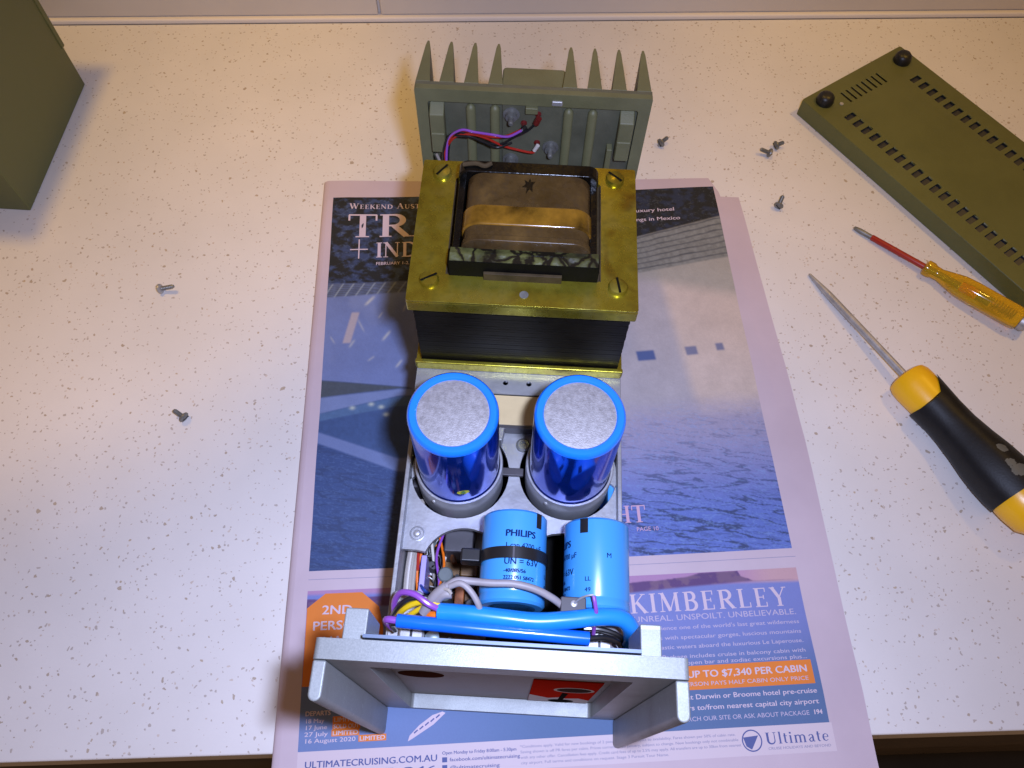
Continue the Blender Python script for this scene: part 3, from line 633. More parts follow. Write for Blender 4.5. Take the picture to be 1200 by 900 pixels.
# side rails and casting
for s_ in (-1, 1):
    x0, x1 = (-5.12, -4.92) if s_ < 0 else (4.98, 5.18)
    MB().box(x0, x1, 2.2, 28.6, 1.2, 6.9).build('side_rail', M['alu'], amp, .04)
    MB().box(x0+s_*-.0 if s_ > 0 else x0, x1, 2.2, 28.6, .35, 1.15).build('rail_foot', M['alu'], amp, .04)
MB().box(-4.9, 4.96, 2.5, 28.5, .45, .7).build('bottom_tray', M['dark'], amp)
cast = plate('capacitor_casting', [(-5.16, 7.55), (-4.3, 7.55)]+[(-2.05+1.95*math.cos(R(a)), 6.75+1.95*math.sin(R(a))) for a in np.linspace(158, 28, 16)]+[(.1, 8.55)]
      + [(2.45+1.95*math.cos(R(a)), 6.75+1.95*math.sin(R(a))) for a in np.linspace(140, 22, 14)]+[(4.6, 7.6), (5.2, 7.6), (5.2, 10.9), (4.6, 11.4), (4.3, 13.2), (2.6, 14.1), (-2.5, 14.1), (-4.2, 13.1), (-4.5, 11.4), (-5.16, 10.7)],
      [circ(-2.55, 11.5, 2.36, 40), circ(2.66, 11.7, 2.36, 40), circ(-.55, 8.95, .24, 16), circ(4.35, 9.15, .36, 18)], 5.95, 6.25, M['alu'], amp, .09, 3)
for x, y in ((-4.3, 8.3), (4.75, 8.1)):
    MB().lathe([(.36, -.02), (.36, .03), (.31, .05), (.28, .02), (0, .02)], (x, y, 6.25), n=24).build('screw_seat', M['alu'], cast)
    MB().lathe([(.17, 0), (.17, .08), (.12, .15), (.0, .18)], (x, y, 6.26), n=18).build('rivet', M['steel'], cast)
MB().cyl((-.55, 8.95, 5.7), (-.55, 8.95, 6.32), .23, 18).build('boss', M['cardboard'], cast)
MB().box(-.55, .5, 11.35, 11.75, 6.26, 6.5).build('raised_bar', M['darkpart'], cast, .05)
MB().prism([(-.85, 12.9), (-.62, 12.9), (-.5, 13.7), (-.8, 13.9)], 6.26, 7.1).build('bent_tab', M['alu'], cast, .03)
MB().lathe([(.34, 0), (.34, .18), (.26, .24), (.16, .24), (.16, .12), (0, .12)], (.42, 13.0, 6.25), n=22).build('dirty_nut', M['dsteel'], cast)
# front bracket ears with screws
for s_, ux in ((-1, -4.35), (1, 4.35)):
    MB().prism(rrect(ux-.72, ux+.78, 2.25, 5.55, .35), 6.7, 6.95).build('front_bracket', M['alu'], amp, .08, 3)
    sx = -3.93 if s_ < 0 else 4.05
    q = MB().lathe([(.52, 0), (.54, .08), (.54, .52), (.46, .60), (0, .60)], (sx, 3.55, 7.0), n=28).build('panel_screw', M['steel'], amp)
    MB().box(sx-.055, sx+.055, 3.05, 4.05, 7.59, 7.62).build('slot', M['black'], q)
    MB().cyl((sx, 3.55, 6.4), (sx, 3.55, 7.0), .3, 16).build('washer', M['dsteel'], q)
MB().lathe([(.34, 0), (.34, .3), (.2, .36)], (-3.05, 3.5, 7.0), n=6).build('hex_nut', mat('zinc_nut', (.45, .55, .58), .3, .8), amp)

# big blue capacitors with clamp rings
def big_cap(x, y):
    e = empty('screw_terminal_capacitor', (x, y, 0)); e.parent = amp
    MB().lathe([(1.80, 2.2), (1.90, 2.3), (1.90, 12.72), (1.86, 12.86), (1.80, 12.93)], n=56, cap=False).build('can', M['capblue'], e)
    MB().lathe([(1.895, 12.6), (1.905, 12.78), (1.86, 12.93), (1.78, 13.0), (1.68, 13.0), (1.56, 12.97), (1.50, 12.90), (1.50, 12.7)], n=56, cap=False).build('sleeve_rim', M['caprim'], e)
    MB().lathe([(1.53, 12.80), (1.53, 12.90), (1.4, 12.915), (0, 12.915)], n=48).build('can_top', M['captop'], e)
    rg = MB().lathe([(1.95, 5.2), (2.08, 5.2), (2.08, 7.3), (2.05, 7.35), (1.96, 7.35), (1.93, 7.3), (1.93, 5.2)], n=56, cap=False).build('clamp_ring', M['alu'], e)
    a = R(-120); MB().lathe([(.11, 0), (.11, .05), (.06, .09), (0, .09)], (2.07*math.cos(a), 2.07*math.sin(a), 6.9), (math.cos(a), math.sin(a), 0), 14).build('rivet', M['steel'], rg)
    return e
c1 = big_cap(-2.57, 11.52); c2 = big_cap(2.66, 11.72)
# yellow inspection sticker on the left can
a0 = R(-78); st_ = MB(); n_ = 22; pts = []
for k in range(n_):
    t_ = 2*math.pi*k/n_; a = a0+.15*math.cos(t_); pts.append((1.912*math.cos(a), 1.912*math.sin(a), 8.5+.24*math.sin(t_)))
st_.add(pts, [tuple(range(n_))]); so = st_.build('inspection_sticker', M['yellowst'], c1, smooth=0)
MB().tube([(1.93*math.cos(a0+d), 1.93*math.sin(a0+d), 8.5+h) for d, h in ((.05, .1), (-.03, .12), (.0, .02), (.05, -.05), (-.03, -.12), (-.06, -.06))], .022, 6).build('pen_mark', M['yellowmk'], so)

# lying light blue capacitors
def wrap(vf, x, y_, z, r, ang):     # print lettering round a can lying along y; letters read from the front
    v, f = vf; o = []
    for a, b, q in v:
        th = ang+a/r; o.append((x+(r+.006+q)*math.sin(th), y_+b, z+(r+.006+q)*math.cos(th)))
    return o, f
def axial_cap(x, z, y0, y1, rot, r=1.42):
    e = empty('electrolytic_capacitor', (0, 0, 0)); e.parent = amp
    b = MB().lathe([(r-.42, 0), (r-.36, 0), (r-.10, .02), (r, .13), (r, .38), (r-.035, .46), (r-.03, .5), (r, .58), (r, y1-y0-.10), (r-.08, y1-y0), (0, y1-y0)], (x, y0, z), (0, 1, 0), 56).build('can', M['phil'], e)
    MB().lathe([(r-.40, 0), (r-.40, .06), (0, .06)], (x, y0+.0, z), (0, 1, 0), 32).build('end_disc', M['black'], e)
    rows = (('PHILIPS', y1-1.22, .30, 1.35, .016), ('1 cap 4700 µF', y1-1.72, .24, 1.7, .006), ('UN = 63V', y1-2.42, .27, 1.55, .008), ('-40/085/56', y1-2.76, .16, .95, .010), ('2222 051 58472', y1-3.05, .16, 1.35, .010), ('108 8722', y1-3.30, .15, 1.0, .008))
    for i, (tx, yy, h, wd, bo) in enumerate(rows):
        v, f = text_mesh(tx, h/.72, bo, 'LEFT', wd); v = v-np.array([.55, 0, 0])
        p, f = wrap((v, f), x, yy, z, r, rot); me = MB().add(p, f); me.build('lettering', M['capink'], b, smooth=0)
    v, f = text_mesh('M', .3, .004); p, f = wrap((v, f), x, y1-1.75, z, r, rot+1.75); MB().add(p, f).build('lettering', M['capink'], b, smooth=0)
    for tx, dy in (('LL', 2.75), ('49', 3.2)):
        v, f = text_mesh(tx, .26, .004); p, f = wrap((v, f), x, y1-dy, z, r, rot+1.1); MB().add(p, f).build('lettering', M['capink'], b, smooth=0)
    return e, b
k1, b1 = axial_cap(.24, 8.05, 4.75, 8.72, .10); k2, b2 = axial_cap(3.86, 8.05, 4.70, 8.55, -1.55)
def patch(x, y0, y1, z, r, a0, a1, par):
    n_ = 8; v = [(x+(r+.005)*math.sin(a0+(a1-a0)*i/n_), y, z+(r+.005)*math.cos(a0+(a1-a0)*i/n_)) for y in (y0, y1) for i in range(n_+1)]
    MB().add(v, [(i, i+1, n_+2+i, n_+1+i) for i in range(n_)]).build('polarity_stripe', M['black'], par)
patch(.24, 8.0, 8.66, 8.05, 1.42, .70, .92, b1); patch(3.86, 7.86, 8.50, 8.05, 1.42, -.62, -.36, b2)
# cable tie round the first one
tie = MB().lathe([(1.425, 0), (1.50, 0), (1.50, .50), (1.425, .50)], (.24, 6.55, 8.05), (0, 1, 0), 48, cap=False).build('cable_tie', M['black'], amp)
MB().box(-2.05, -1.2, 6.55, 7.15, 7.75, 8.55).build('tie_head', M['black'], tie, .08)
MB().box(.19, .27, 6.56, 7.04, 9.545, 9.56).build('painted_glint', M['darkpart'], tie)  # paler grey strip along the crest, a highlight put in as colour

# deck under the transformer
plate('chassis_deck', [(-5.1, 15.35), (5.1, 15.35), (5.1, 28.5), (-5.1, 28.5)], [circ(-.62, 15.95, .14, 14), circ(.55, 15.95, .14, 14)], 7.0, 7.25, M['alu'], amp)
MB().box(-4.55, 4.5, 13.72, 15.3, 6.9, 7.15).build('insulating_board', M['cream'], amp, .03)
MB().box(-4.55, 4.5, 13.55, 13.70, 6.5, 7.12).build('board_edge', M['darkpart'], amp)
MB().box(-.9, 1.6, 14.0, 15.0, 4.4, 4.6).build('inner_circuit_board', mat('red_board', (.16, .03, .012), .4, var=(60, .4)), amp)
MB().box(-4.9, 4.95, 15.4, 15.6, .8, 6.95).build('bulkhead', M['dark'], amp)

# transformer
tr = empty('transformer', (0, 0, 0)); tr.parent = amp
v0, v1 = 16.62, 24.72
n_l = 26; zz = np.linspace(7.75, 12.95, n_l+1)
for k in range(n_l):
    d = .02*random.random()
    MB().box(-4.86+d, 4.9-d, v0+.16+d, v1-.2-d, zz[k]+.012, zz[k+1]-.012).build('lamination', M['lam'], tr, smooth=0)
MB().box(-4.7, 4.74, v0+.3, v1-.3, 7.7, 12.98).build('core_block', M['lam'], tr, smooth=0)
top = plate('top_bracket', rrect(-5.08, 5.1, v0, v1, .12), [rrect(-3.45, 3.45, 18.05, 23.75, .25)], 13.05, 13.28, M['gold'], tr, .10, 4)
MB().box(-5.08, 5.1, v0-.02, v0+.20, 12.45, 13.2).build('bracket_flange', M['gold'], top, .09, 4)
MB().box(-5.08, 5.1, v1-.2, v1+.02, 12.45, 13.12).build('bracket_flange', M['gold'], top, .08, 3)
bot = plate('bottom_bracket', rrect(-5.15, 5.15, v0-.12, v1, .12), [], 7.3, 7.5, M['gold'], tr, .05)
MB().box(-5.15, 5.15, v0-.14, v0+.1, 7.45, 7.95).build('bracket_flange', M['gold'], bot, .06)
for x, y in ((-4.12, 23.9), (4.1, 24.0), (-4.14, 17.72), (4.2, 17.8)):
    q = MB().lathe([(.44, 0), (.44, .12), (.38, .22), (.2, .27), (0, .28)], (x, y, 13.28), n=24).build('bolt_head', M['gold'], top)
    a = random.random()*3
    MB().box(-.40, .40, -.05, .05, 0, .02).xf(Matrix.Translation((x, y, 13.55)) @ Matrix.Rotation(a, 4, 'Z')).build('slot', M['lam'], q)
MB().lathe([(.2, 0), (.2, .02), (.13, .02), (.12, .005), (0, .005)], (.08, 17.2, 13.28), n=18).build('rivet_hole', M['dsteel'], top)
MB().box(-3.4, 3.4, 18.1, 23.7, 12.98, 13.1).build('window_liner', M['cardboard'], tr)
# coil on its bobbin, wound about the front-to-back axis
def arch(u0, u1, zt, r, zb=12.6, n=8):
    return [(u0, zb)]+[(u0+r-r*math.cos(R(90*i/n)), zt-r+r*math.sin(R(90*i/n))) for i in range(n+1)]+[(u1-r+r*math.sin(R(90*i/n)), zt-r+r*math.cos(R(90*i/n))) for i in range(n+1)]+[(u1, zb)]
coil = MB().prism(arch(-2.75, 2.85, 14.95, .8), 18.75, 22.6, 'y').build('coil', M['coil'], tr, .05)
MB().prism(arch(-2.83, 2.93, 15.03, .85), 19.62, 20.75, 'y').build('amber_tape', M['amber'], coil, .12, 3)
MB().prism(arch(-2.80, 2.90, 15.0, .82), 18.76, 19.1, 'y').build('paper_wrap', M['coil'], coil, .06)
bs = MB(); 
for k in range(13):
    a = 2*math.pi*k/13; rr = (.16, .36)[k % 2]*(.8+.5*random.random()); bs.v.append((.05+rr*math.cos(a)*.9, 21.95+rr*math.sin(a)*1.4, 14.965))
bs.f.append(tuple(range(13))); bs.build('tar_blot', M['tar'], coil, smooth=0)
back = MB().prism(arch(-3.2, 3.2, 14.95, .5), 22.62, 23.3, 'y').build('rear_bobbin_flange', M['tar'], tr, .08)
for s_ in (-1, 1): MB().box(3.0*s_-.17, 3.0*s_+.17, 18.7, 22.7, 12.6, 14.3).build('bobbin_cheek', M['tar'], tr, .06)
front = MB().prism([(-3.3, 12.7), (3.3, 12.7), (3.3, 14.2), (3.2, 14.4), (-3.2, 14.4), (-3.3, 14.2)], 18.05, 18.72, 'y').build('front_bobbin_flange', M['tar_matt'], tr, .08)
nx = 60; ny = 8; v = []
for j in range(ny+1):
    for i in range(nx+1):
        u_ = -3.22+6.44*i/nx; y_ = 18.05+.72*j/ny; e = min(j, ny-j)/ny*2
        v.append((u_, y_, 14.39+.10*e*(.5+float(fbm(np.array(u_*1.6+9), np.array(y_*2.2), 31)))))
MB().add(v, [(j*(nx+1)+i, j*(nx+1)+i+1, (j+1)*(nx+1)+i+1, (j+1)*(nx+1)+i) for j in range(ny) for i in range(nx)]).build('cracked_varnish', M['sludge'], front)
MB().box(-1.75, 1.7, 17.88, 18.03, 13.0, 13.75).build('board_tab', M['cardboard'], tr, .03)
for s_ in (-1, 1): MB().box(3.42*s_-.03, 3.42*s_+.03, 18.1, 23.6, 12.9, 13.3).build('insulation_edge', M['cardboard'], tr)
MB().tube([(-3.0, 22.95, 15.0), (-2.4, 23.0, 15.05), (-2.0, 22.9, 15.02), (-1.7, 23.05, 15.06)], .11, 8).build('lead_stub', M['cardboard'], tr)

# heatsink
hs = empty('heatsink', (0, 0, 0)); hs.parent = amp
MB().box(-5.95, 5.95, 29.0, 29.3, .6, 13.95).build('back_plate', M['hs_in'], hs, .03)
fr = plate('face_frame', rrect(-5.96, 5.96, .55, 14.0, .1), [rrect(-5.35, 5.35, 1.2, 13.2, .15)], 0, .32, M['olive_dk'], hs, .05)
fr.data.transform(Matrix.Translation((0, 29.02*S, 0)) @ Matrix.Rotation(R(90), 4, 'X'))
fm = MB().prism([(-.37, 29.28), (.37, 29.28), (.12, 31.9), (.05, 32.22), (-.05, 32.22), (-.12, 31.9)], .6, 13.96).mesh('fin', M['olive_dk'])
for x in (-5.58, -4.38, -3.14, -1.92, 1.82, 3.06, 4.30, 5.54):
    o = link('fin', fm, hs, .03); o.location = (x*S, 0, 0)
MB().prism(rrect(-1.62, 1.62, 29.32, 30.95, .2), 2, 13.6).build('transistor_cover', M['olive_dk'], hs, .08)
MB().box(-1.55, 1.55, 28.86, 29.0, 1.3, 13.4).build('centre_pad', M['hs_in'], hs, .03)
rb = MB().lathe([(.01, 12.95), (.17, 12.86), (.25, 12.7), (.25, 1.3)], n=18).mesh('rib', M['olive_dk'])
for x in (-3.18, -1.93, 1.86, 3.1):
    o = link('rib', rb, hs); o.location = (x*S, 28.92*S, 0)
for s_ in (-1, 1):
    lg_ = MB().prism([(28.98, 13.0), (28.35, 12.6), (28.3, 10.1), (28.98, 10.0)], 4.55*s_-.38+(.3 if s_ > 0 else -.35), 4.55*s_+.38+(.3 if s_ > 0 else -.35), 'x').build('casting_lug', M['olive_dk'], hs, .07)
    MB().prism([(28.98, 11.6), (28.25, 11.4), (28.2, 10.12), (28.98, 10.05)], 4.55*s_-.36+(.3 if s_ > 0 else -.35), 4.55*s_+.36+(.3 if s_ > 0 else -.35), 'x').build('lug_step', M['olive_dk'], lg_, .05)
MB().box(4.05, 4.35, 28.5, 29.0, 8.6, 10.6).build('small_post', M['olive_dk'], hs, .05)
MB().box(-.36, .28, 28.55, 28.95, 12.75, 13.15).build('square_boss', M['olive_dk'], hs, .05)
MB().box(.95, 1.5, 28.62, 28.95, 13.3, 13.6).build('bright_chip', M['steel'], hs, .06)
for x, z in ((-1.08, 12.45), (1.06, 10.25), (-1.08, 9.2)):
    q = MB().lathe([(.44, 0), (.44, .08), (.36, .1), (.30, .1), (.30, .32), (.14, .34), (.14, .72), (.10, .78), (0, .78)], (x, 28.88, z), (0, -1, 0), 20).build('transistor_bolt', M['dsteel'], hs)
for x, z in ((.30, 12.55), (.32, 10.55), (-.42, 11.9)):
    MB().lathe([(.17, 0), (.17, .06), (.09, .1), (.08, .55), (0, .58)], (x, 28.86, z), (0, -1, 0), 14).build('transistor_pin', M['w_dkred'], hs)
wires = [('red', [(-4.75, 27.2, 8.2), (-4.65, 27.9, 10.0), (-4.1, 28.2, 11.2), (-3.2, 28.2, 11.55), (-2.4, 28.25, 11.3), (-1.5, 28.3, 10.75), (-.7, 28.35, 10.45), (.1, 28.3, 10.35), (.3, 28.3, 10.65)]),
         ('red', [(-4.6, 27.2, 8.2), (-4.55, 28.0, 10.3), (-3.9, 28.15, 11.75), (-2.9, 28.1, 11.75), (-2.0, 28.2, 11.45), (-1.3, 28.25, 11.5), (-.45, 28.35, 11.95)]),
         ('purple', [(-4.5, 27.1, 8.4), (-4.4, 28.1, 10.9), (-3.7, 28.05, 11.95), (-2.9, 28.0, 11.92), (-2.0, 28.2, 11.6), (-1.2, 28.1, 11.62), (-.5, 28.2, 12.0)]),
         ('bk', [(-4.75, 27.1, 8.4), (-4.55, 28.2, 10.8), (-3.8, 28.25, 11.6), (-2.9, 28.25, 11.2), (-2.1, 28.3, 10.85), (-1.5, 28.3, 10.9), (-.9, 28.3, 11.4), (-.2, 28.3, 11.9), (.25, 28.3, 12.5)]),
         ('bk', [(-4.4, 27.1, 8.4), (-4.3, 28.2, 10.9), (-3.4, 28.1, 11.5), (-2.5, 28.1, 11.15), (-1.8, 28.2, 10.7), (-1.0, 28.3, 11.0)])]
for c_, p in wires: MB().tube(p, .066, 8).build(c_.replace('bk', 'black')+'_wire', M['w_'+c_], hs)
MB().tube([(-.45, 28.35, 11.9), (-.3, 28.4, 12.05)], .15, 8, 1).build('sleeve', M['w_bk'], hs)
MB().tube([(.22, 28.35, 12.35), (.36, 28.35, 12.75)], .16, 8, 1).build('sleeve', M['w_dkred'], hs)
MB().tube([(.2, 28.3, 10.5), (.38, 28.3, 10.9)], .11, 8, 1).build('sleeve', M['w_white'], hs)
MB().tube([(-4.95, 27.6, 10.6), (-4.7, 27.6, 9.9), (-4.3, 27.6, 9.75), (-4.2, 27.7, 10.0)], .07, 6).build('lacing_cord', M['clear'], hs)

# inside the left bay: circuit board, parts and looms
pb = MB().box(-4.3, -.9, 2.6, 10.6, 2.3, 2.46).build('circuit_board', M['pcb'], amp)
MB().box(-3.15, -1.75, 8.0, 9.4, 2.47, 4.6).build('component_block', M['darkpart'], pb, .08)
for x, y, r_, h, m in ((-2.95, 6.85, .36, 2.3, 'greygreen'), (-2.95, 6.0, .34, 2.0, 'greygreen'), (-1.72, 6.5, .28, 2.2, 'darkpart'), (-1.65, 5.6, .3, 1.8, 'darkpart')):
    MB().lathe([(r_, 0), (r_, h-.05), (r_-.06, h), (0, h)], (x, y, 2.46), n=20).build('small_capacitor', M[m], pb)
MB().box(-2.5, -2.05, 5.4, 7.0, 2.47, 3.7).build('orange_component', M['orangec'], pb, .06)
MB().box(-2.35, -1.5, 7.2, 7.9, 2.47, 3.2).build('brown_component', M['pcb'], pb, .06)
for k in range(3): MB().cyl((-2.4+.18*k, 5.25, 2.5), (-2.4+.18*k, 5.25, 3.9), .035, 6).build('lead_pin', M['w_red'], pb)
for k, (x, y) in enumerate(((-3.75, 7.9), (-3.6, 7.2), (-3.45, 8.6))):
    MB().tube([(x, y, 2.6), (x+.1, y-.3, 3.2), (x+.12, y-.8, 3.2), (x+.16, y-1.1, 2.6)], .09, 8).build('resistor', M['darkpart'] if k else M['clear'], pb)
for x, y in ((-3.4, 9.6), (-3.9, 9.2), (-2.6, 4.2), (-1.9, 4.0), (-3.6, 4.9)):
    MB().lathe([(.16, 0), (.16, .4), (.1, .48)], (x, y, 2.46), n=14).build('transistor', M['dsteel'], pb)
MB().box(-4.12, -3.85, 4.6, 7.6, 2.9, 5.2).build('lilac_component', M['lilac'], amp, .06)
for k, (x, m) in enumerate(((-4.72, 'clear'), (-4.56, 'clear'), (-4.42, 'clear'), (-4.64, 'w_white'))):
    MB().tube([(x, 10.5, 4.6), (x+.03, 8.5, 4.8), (x-.02, 6.8, 4.95), (x+.02, 5.0, 4.9), (x+.05, 3.5, 5.3)], .13, 8).build('clear_sleeve', M[m], amp)
for c_, p in (('orange', [(-4.2, 9.2, 4.6), (-4.15, 8.0, 4.9), (-4.3, 7.0, 4.8), (-4.2, 6.0, 4.6)]), ('red', [(-4.25, 9.0, 4.8), (-4.3, 7.8, 5.0), (-4.25, 6.9, 5.0)]), ('white', [(-3.9, 9.0, 3.9), (-3.75, 8.2, 4.1), (-3.6, 7.4, 3.6)]),
              ('navy', [(-4.1, 6.3, 5.0), (-3.8, 5.9, 5.4), (-3.4, 5.7, 5.0), (-3.3, 5.5, 4.4)]), ('purple', [(-4.3, 8.8, 4.3), (-4.2, 7.4, 4.6), (-4.1, 6.4, 4.4)])):
    MB().tube(p, .075, 8).build(c_+'_wire', M['w_'+c_], amp)
for k in range(16):
    x, y = -4.15+.9*random.random(), 5.2+4.6*random.random(); c_ = random.choice(['clear', 'w_orange', 'w_red', 'darkpart', 'w_white', 'greygreen'])
    a = random.random()*3; d = Vector((math.cos(a), math.sin(a), 0))*.32; p0 = Vector((x, y, 2.9+.8*random.random()))
    q = MB().cyl(p0-d*.6, p0+d*.6, .085, 10, .02).build('resistor', M[c_], pb)
    MB().tube([(p0.x-d.x*1.3, p0.y-d.y*1.3, 2.46), p0-d*1.15, p0-d*.5, p0+d*.5, p0+d*1.15, (p0.x+d.x*1.3, p0.y+d.y*1.3, 2.46)], .03, 6, 1).build('resistor_lead', M['steel'], q)
for k in range(9):
    x = -4.0+2.6*random.random(); y = 4.4+5.4*random.random(); r_ = .14+.14*random.random()
    MB().lathe([(r_, 0), (r_, .7+.8*random.random()), (r_*.7, 1.55)], (x, y, 2.46), n=16).build('small_capacitor', M[random.choice(['darkpart', 'greygreen', 'orangec', 'black'])], pb)
for k in range(4):
    x0 = -4.2+1.2*random.random(); y0 = 4.0+1.5*random.random(); h = 3.2+1.6*random.random()
    MB().tube([(x0, y0, h), (x0+.3*random.random(), y0+1.4, h+.3*random.random()), (x0+.6*random.random()-.2, y0+2.9, h-.2), (x0+.5*random.random(), y0+4.3, h-.5)], .065, 8).build('loom_wire', M['w_'+random.choice(['orange', 'red', 'white', 'navy', 'yellow', 'bk', 'purple'])], amp)
# grey sleeving and blue tubes behind the panel
MB().tube([(-3.35, 4.2, 9.0), (-2.9, 4.75, 9.6), (-2.4, 5.15, 9.9)], .22, 12).build('grey_sleeve', M['greytube'], amp)
MB().tube([(-3.0, 4.5, 9.3), (-2.55, 4.8, 9.75), (-2.2, 4.85, 9.8)], .19, 12).build('grey_sleeve', M['greytube'], amp)
MB().tube([(-2.45, 5.1, 9.9), (-2.0, 5.35, 10.0), (-1.3, 5.35, 10.0), (-.6, 5.32, 10.05), (.3, 5.34, 10.05), (1.2, 5.2, 9.9), (1.9, 4.95, 9.6), (2.35, 4.75, 9.2)], .155, 12).build('grey_cable', M['greytube'], amp)
MB().tube([(-2.3, 5.1, 10.0), (-1.85, 5.2, 10.2), (-1.45, 4.95, 10.15), (-1.1, 4.5, 9.9), (-.95, 4.1, 9.4)], .13, 12).build('grey_cable', M['greytube'], amp)
MB().tube([(-2.75, 5.05, 9.85), (-2.35, 4.95, 10.05), (-2.2, 4.8, 10.0)], .07, 8).build('cloth_tie', M['clear'], amp)
MB().tube([(-2.7, 4.2, 9.35), (-1.5, 4.15, 9.5), (0, 4.05, 9.55), (1.3, 4.0, 9.5), (2.6, 4.15, 9.45), (3.8, 4.35, 9.35), (4.75, 4.4, 9.1), (5.22, 4.1, 8.7), (5.3, 3.6, 8.1), (5.0, 3.2, 7.6)], .365, 20).build('blue_sleeve', M['tubeblue'], amp)
MB().tube([(-4.35, 3.78, 9.2), (-2.5, 3.68, 9.35), (-.5, 3.6, 9.35), (1.5, 3.55, 9.3), (3.45, 3.5, 9.2)], .285, 18).build('blue_sleeve', M['tubeblue2'], amp)
for c_, r_, p in (('purple', .13, [(-2.6, 4.25, 9.5), (-3.1, 4.4, 9.75), (-3.7, 4.75, 9.8), (-4.3, 4.85, 9.5), (-4.6, 4.6, 8.9), (-4.65, 4.3, 8.3)]), ('yellow', .13, [(-2.6, 4.35, 9.5), (-3.1, 4.55, 9.5), (-3.7, 4.5, 9.3), (-4.2, 4.3, 8.9), (-4.5, 4.1, 8.3)]),
                  ('bk', .12, [(-2.6, 4.45, 9.35), (-3.2, 4.7, 9.4), (-3.9, 4.65, 9.4), (-4.4, 4.4, 8.9), (-4.7, 4.2, 8.2)]), ('orange', .16, [(-2.55, 4.1, 9.2), (-3.0, 4.1, 9.1), (-3.3, 4.15, 8.7)]), ('yellow', .11, [(-2.6, 4.35, 9.3), (-3.3, 4.4, 9.15), (-4.0, 4.1, 8.6), (-4.3, 3.9, 8.0)]),
                  ('purple', .15, [(-4.3, 3.78, 9.2), (-4.75, 3.82, 9.15), (-4.85, 3.8, 8.8), (-4.7, 3.7, 8.2)]), ('bk', .12, [(-4.3, 3.7, 9.1), (-4.6, 3.7, 8.8), (-4.55, 3.6, 8.1)]), ('bk', .12, [(3.4, 3.5, 9.2), (4.1, 3.6, 9.0), (4.7, 3.5, 8.6), (4.9, 3.3, 7.9)]),
                  ('bk', .12, [(3.3, 4.0, 8.6), (4.0, 4.0, 8.6), (4.8, 3.8, 8.4), (4.95, 3.5, 7.8)]), ('purple', .085, [(3.55, 5.05, 10.0), (3.62, 4.75, 9.9), (3.7, 4.4, 9.6), (3.7, 4.0, 8.8), (3.72, 3.7, 8.2)])):
    MB().tube(p, r_, 10).build(c_.replace('bk', 'black')+'_wire', M['w_'+c_], amp)
cb = MB().prism(rrect(2.25, 3.30, 4.40, 5.08, .08), 6.4, 9.5).build('rectifier_block', M['darkpart'], amp, .05)
MB().lathe([(.14, 0), (.14, .02), (.1, .04), (0, .04)], (2.8, 4.8, 9.5), n=14).build('terminal', M['steel'], cb)
MB().tube([(2.8, 4.8, 9.5), (3.0, 4.95, 9.75), (3.3, 5.05, 9.95), (3.55, 5.08, 10.02)], .045, 8).build('tinned_lead', M['steel'], cb)
MB().box(4.62, 4.95, 9.9, 12.6, 2.5, 6.0).build('blue_film_component', M['phil'], amp, .1)
MB().box(-4.88, -4.5, 10.8, 13.4, 2.5, 5.6).build('dark_component', M['darkpart'], amp, .1)
MB().box(-4.85, 4.9, 2.2, 2.35, 2.0, 6.6).build('cross_member', M['alu'], amp)

# ------------------------------------------------------------------ covers
bx = empty('amplifier_cover', (-32.85, 34.1, CZ+.01), R(-1.9)); tag(bx, 'tall olive painted steel cover standing at the splashback', 'cover')
def shell(x0, x1, y0, y1, z0, z1, t, m, par):
    MB().box(x0, x1, y0, y0+t, z0, z1).build('side_panel', m, par, .12, 3); MB().box(x0, x1, y1-t, y1, z0, z1).build('side_panel', m, par, .12, 3)
    MB().box(x1-t, x1+.02, y0+.02, y1-.02, z0+.02, z1-.02).build('end_panel', m, par, .10, 3); MB().box(x0-.02, x0+t, y0+.02, y1-.02, z0+.02, z1-.02).build('end_panel', m, par, .10, 3)
    MB().box(x0+.02, x1-.02, y0+.02, y1-.02, z1-t, z1+.02).build('top_panel', m, par, .12, 3)
shell(-28, 0, 0, 12.0, 0, 15.5, .16, M['olive'], bx)
MB().box(-.3, .10, 11.7, 12.1, 3.4, 15.4).build('edge_flange', M['olive'], bx, .05)

ba = math.atan2(-.811, .585)               # length direction of the bottom cover
bc = empty('bottom_cover', (20.45, 45.25, CZ+.01), ba); tag(bc, 'flat olive louvred bottom cover with black rubber feet', 'cover')
# local x along the length, local y = across (to the far side)
BL, BW, BT = 30., 10.2, 1.35
louv = []
for k in range(34):
    x = 2.9+.80*k
    if x < BL-2.5: louv.append((x, 1.25)); louv.append((x, BW-2.15))
holes = [rrect(x, x+.44, y, y+.95, .06, 2) for x, y in louv]
for k in range(8): holes.append([(1.05, 2.75+.52*k), (2.15, 2.75+.52*k), (2.15, 2.97+.52*k), (1.05, 2.97+.52*k)])
bp = plate('cover_plate', rrect(0, BL, 0, BW, .15), holes, BT-.12, BT, M['olive'], bc)
lv = MB().add([(-.1, .24, -.30), (.5, .24, -.30), (.5, 1.15, -.12), (-.1, 1.15, -.12), (-.1, .24, -.33), (.5, .24, -.33), (.5, 1.15, -.15), (-.1, 1.15, -.15)],
              [(0, 1, 2, 3), (7, 6, 5, 4), (0, 4, 5, 1), (1, 5, 6, 2), (2, 6, 7, 3), (3, 7, 4, 0)]).mesh('louvre', mat('dark_inner_steel', (.018, .018, .024), .5))
for x, y in louv:
    o = link('louvre', lv, bp); o.location = (x*S+.0, y*S, (BT-.06)*S)
for y0, y1 in ((-.02, .14), (BW-.14, BW+.02)): MB().box(.02, BL-.02, y0, y1, 0, BT-.02).build('flange', M['olive'], bc, .05)
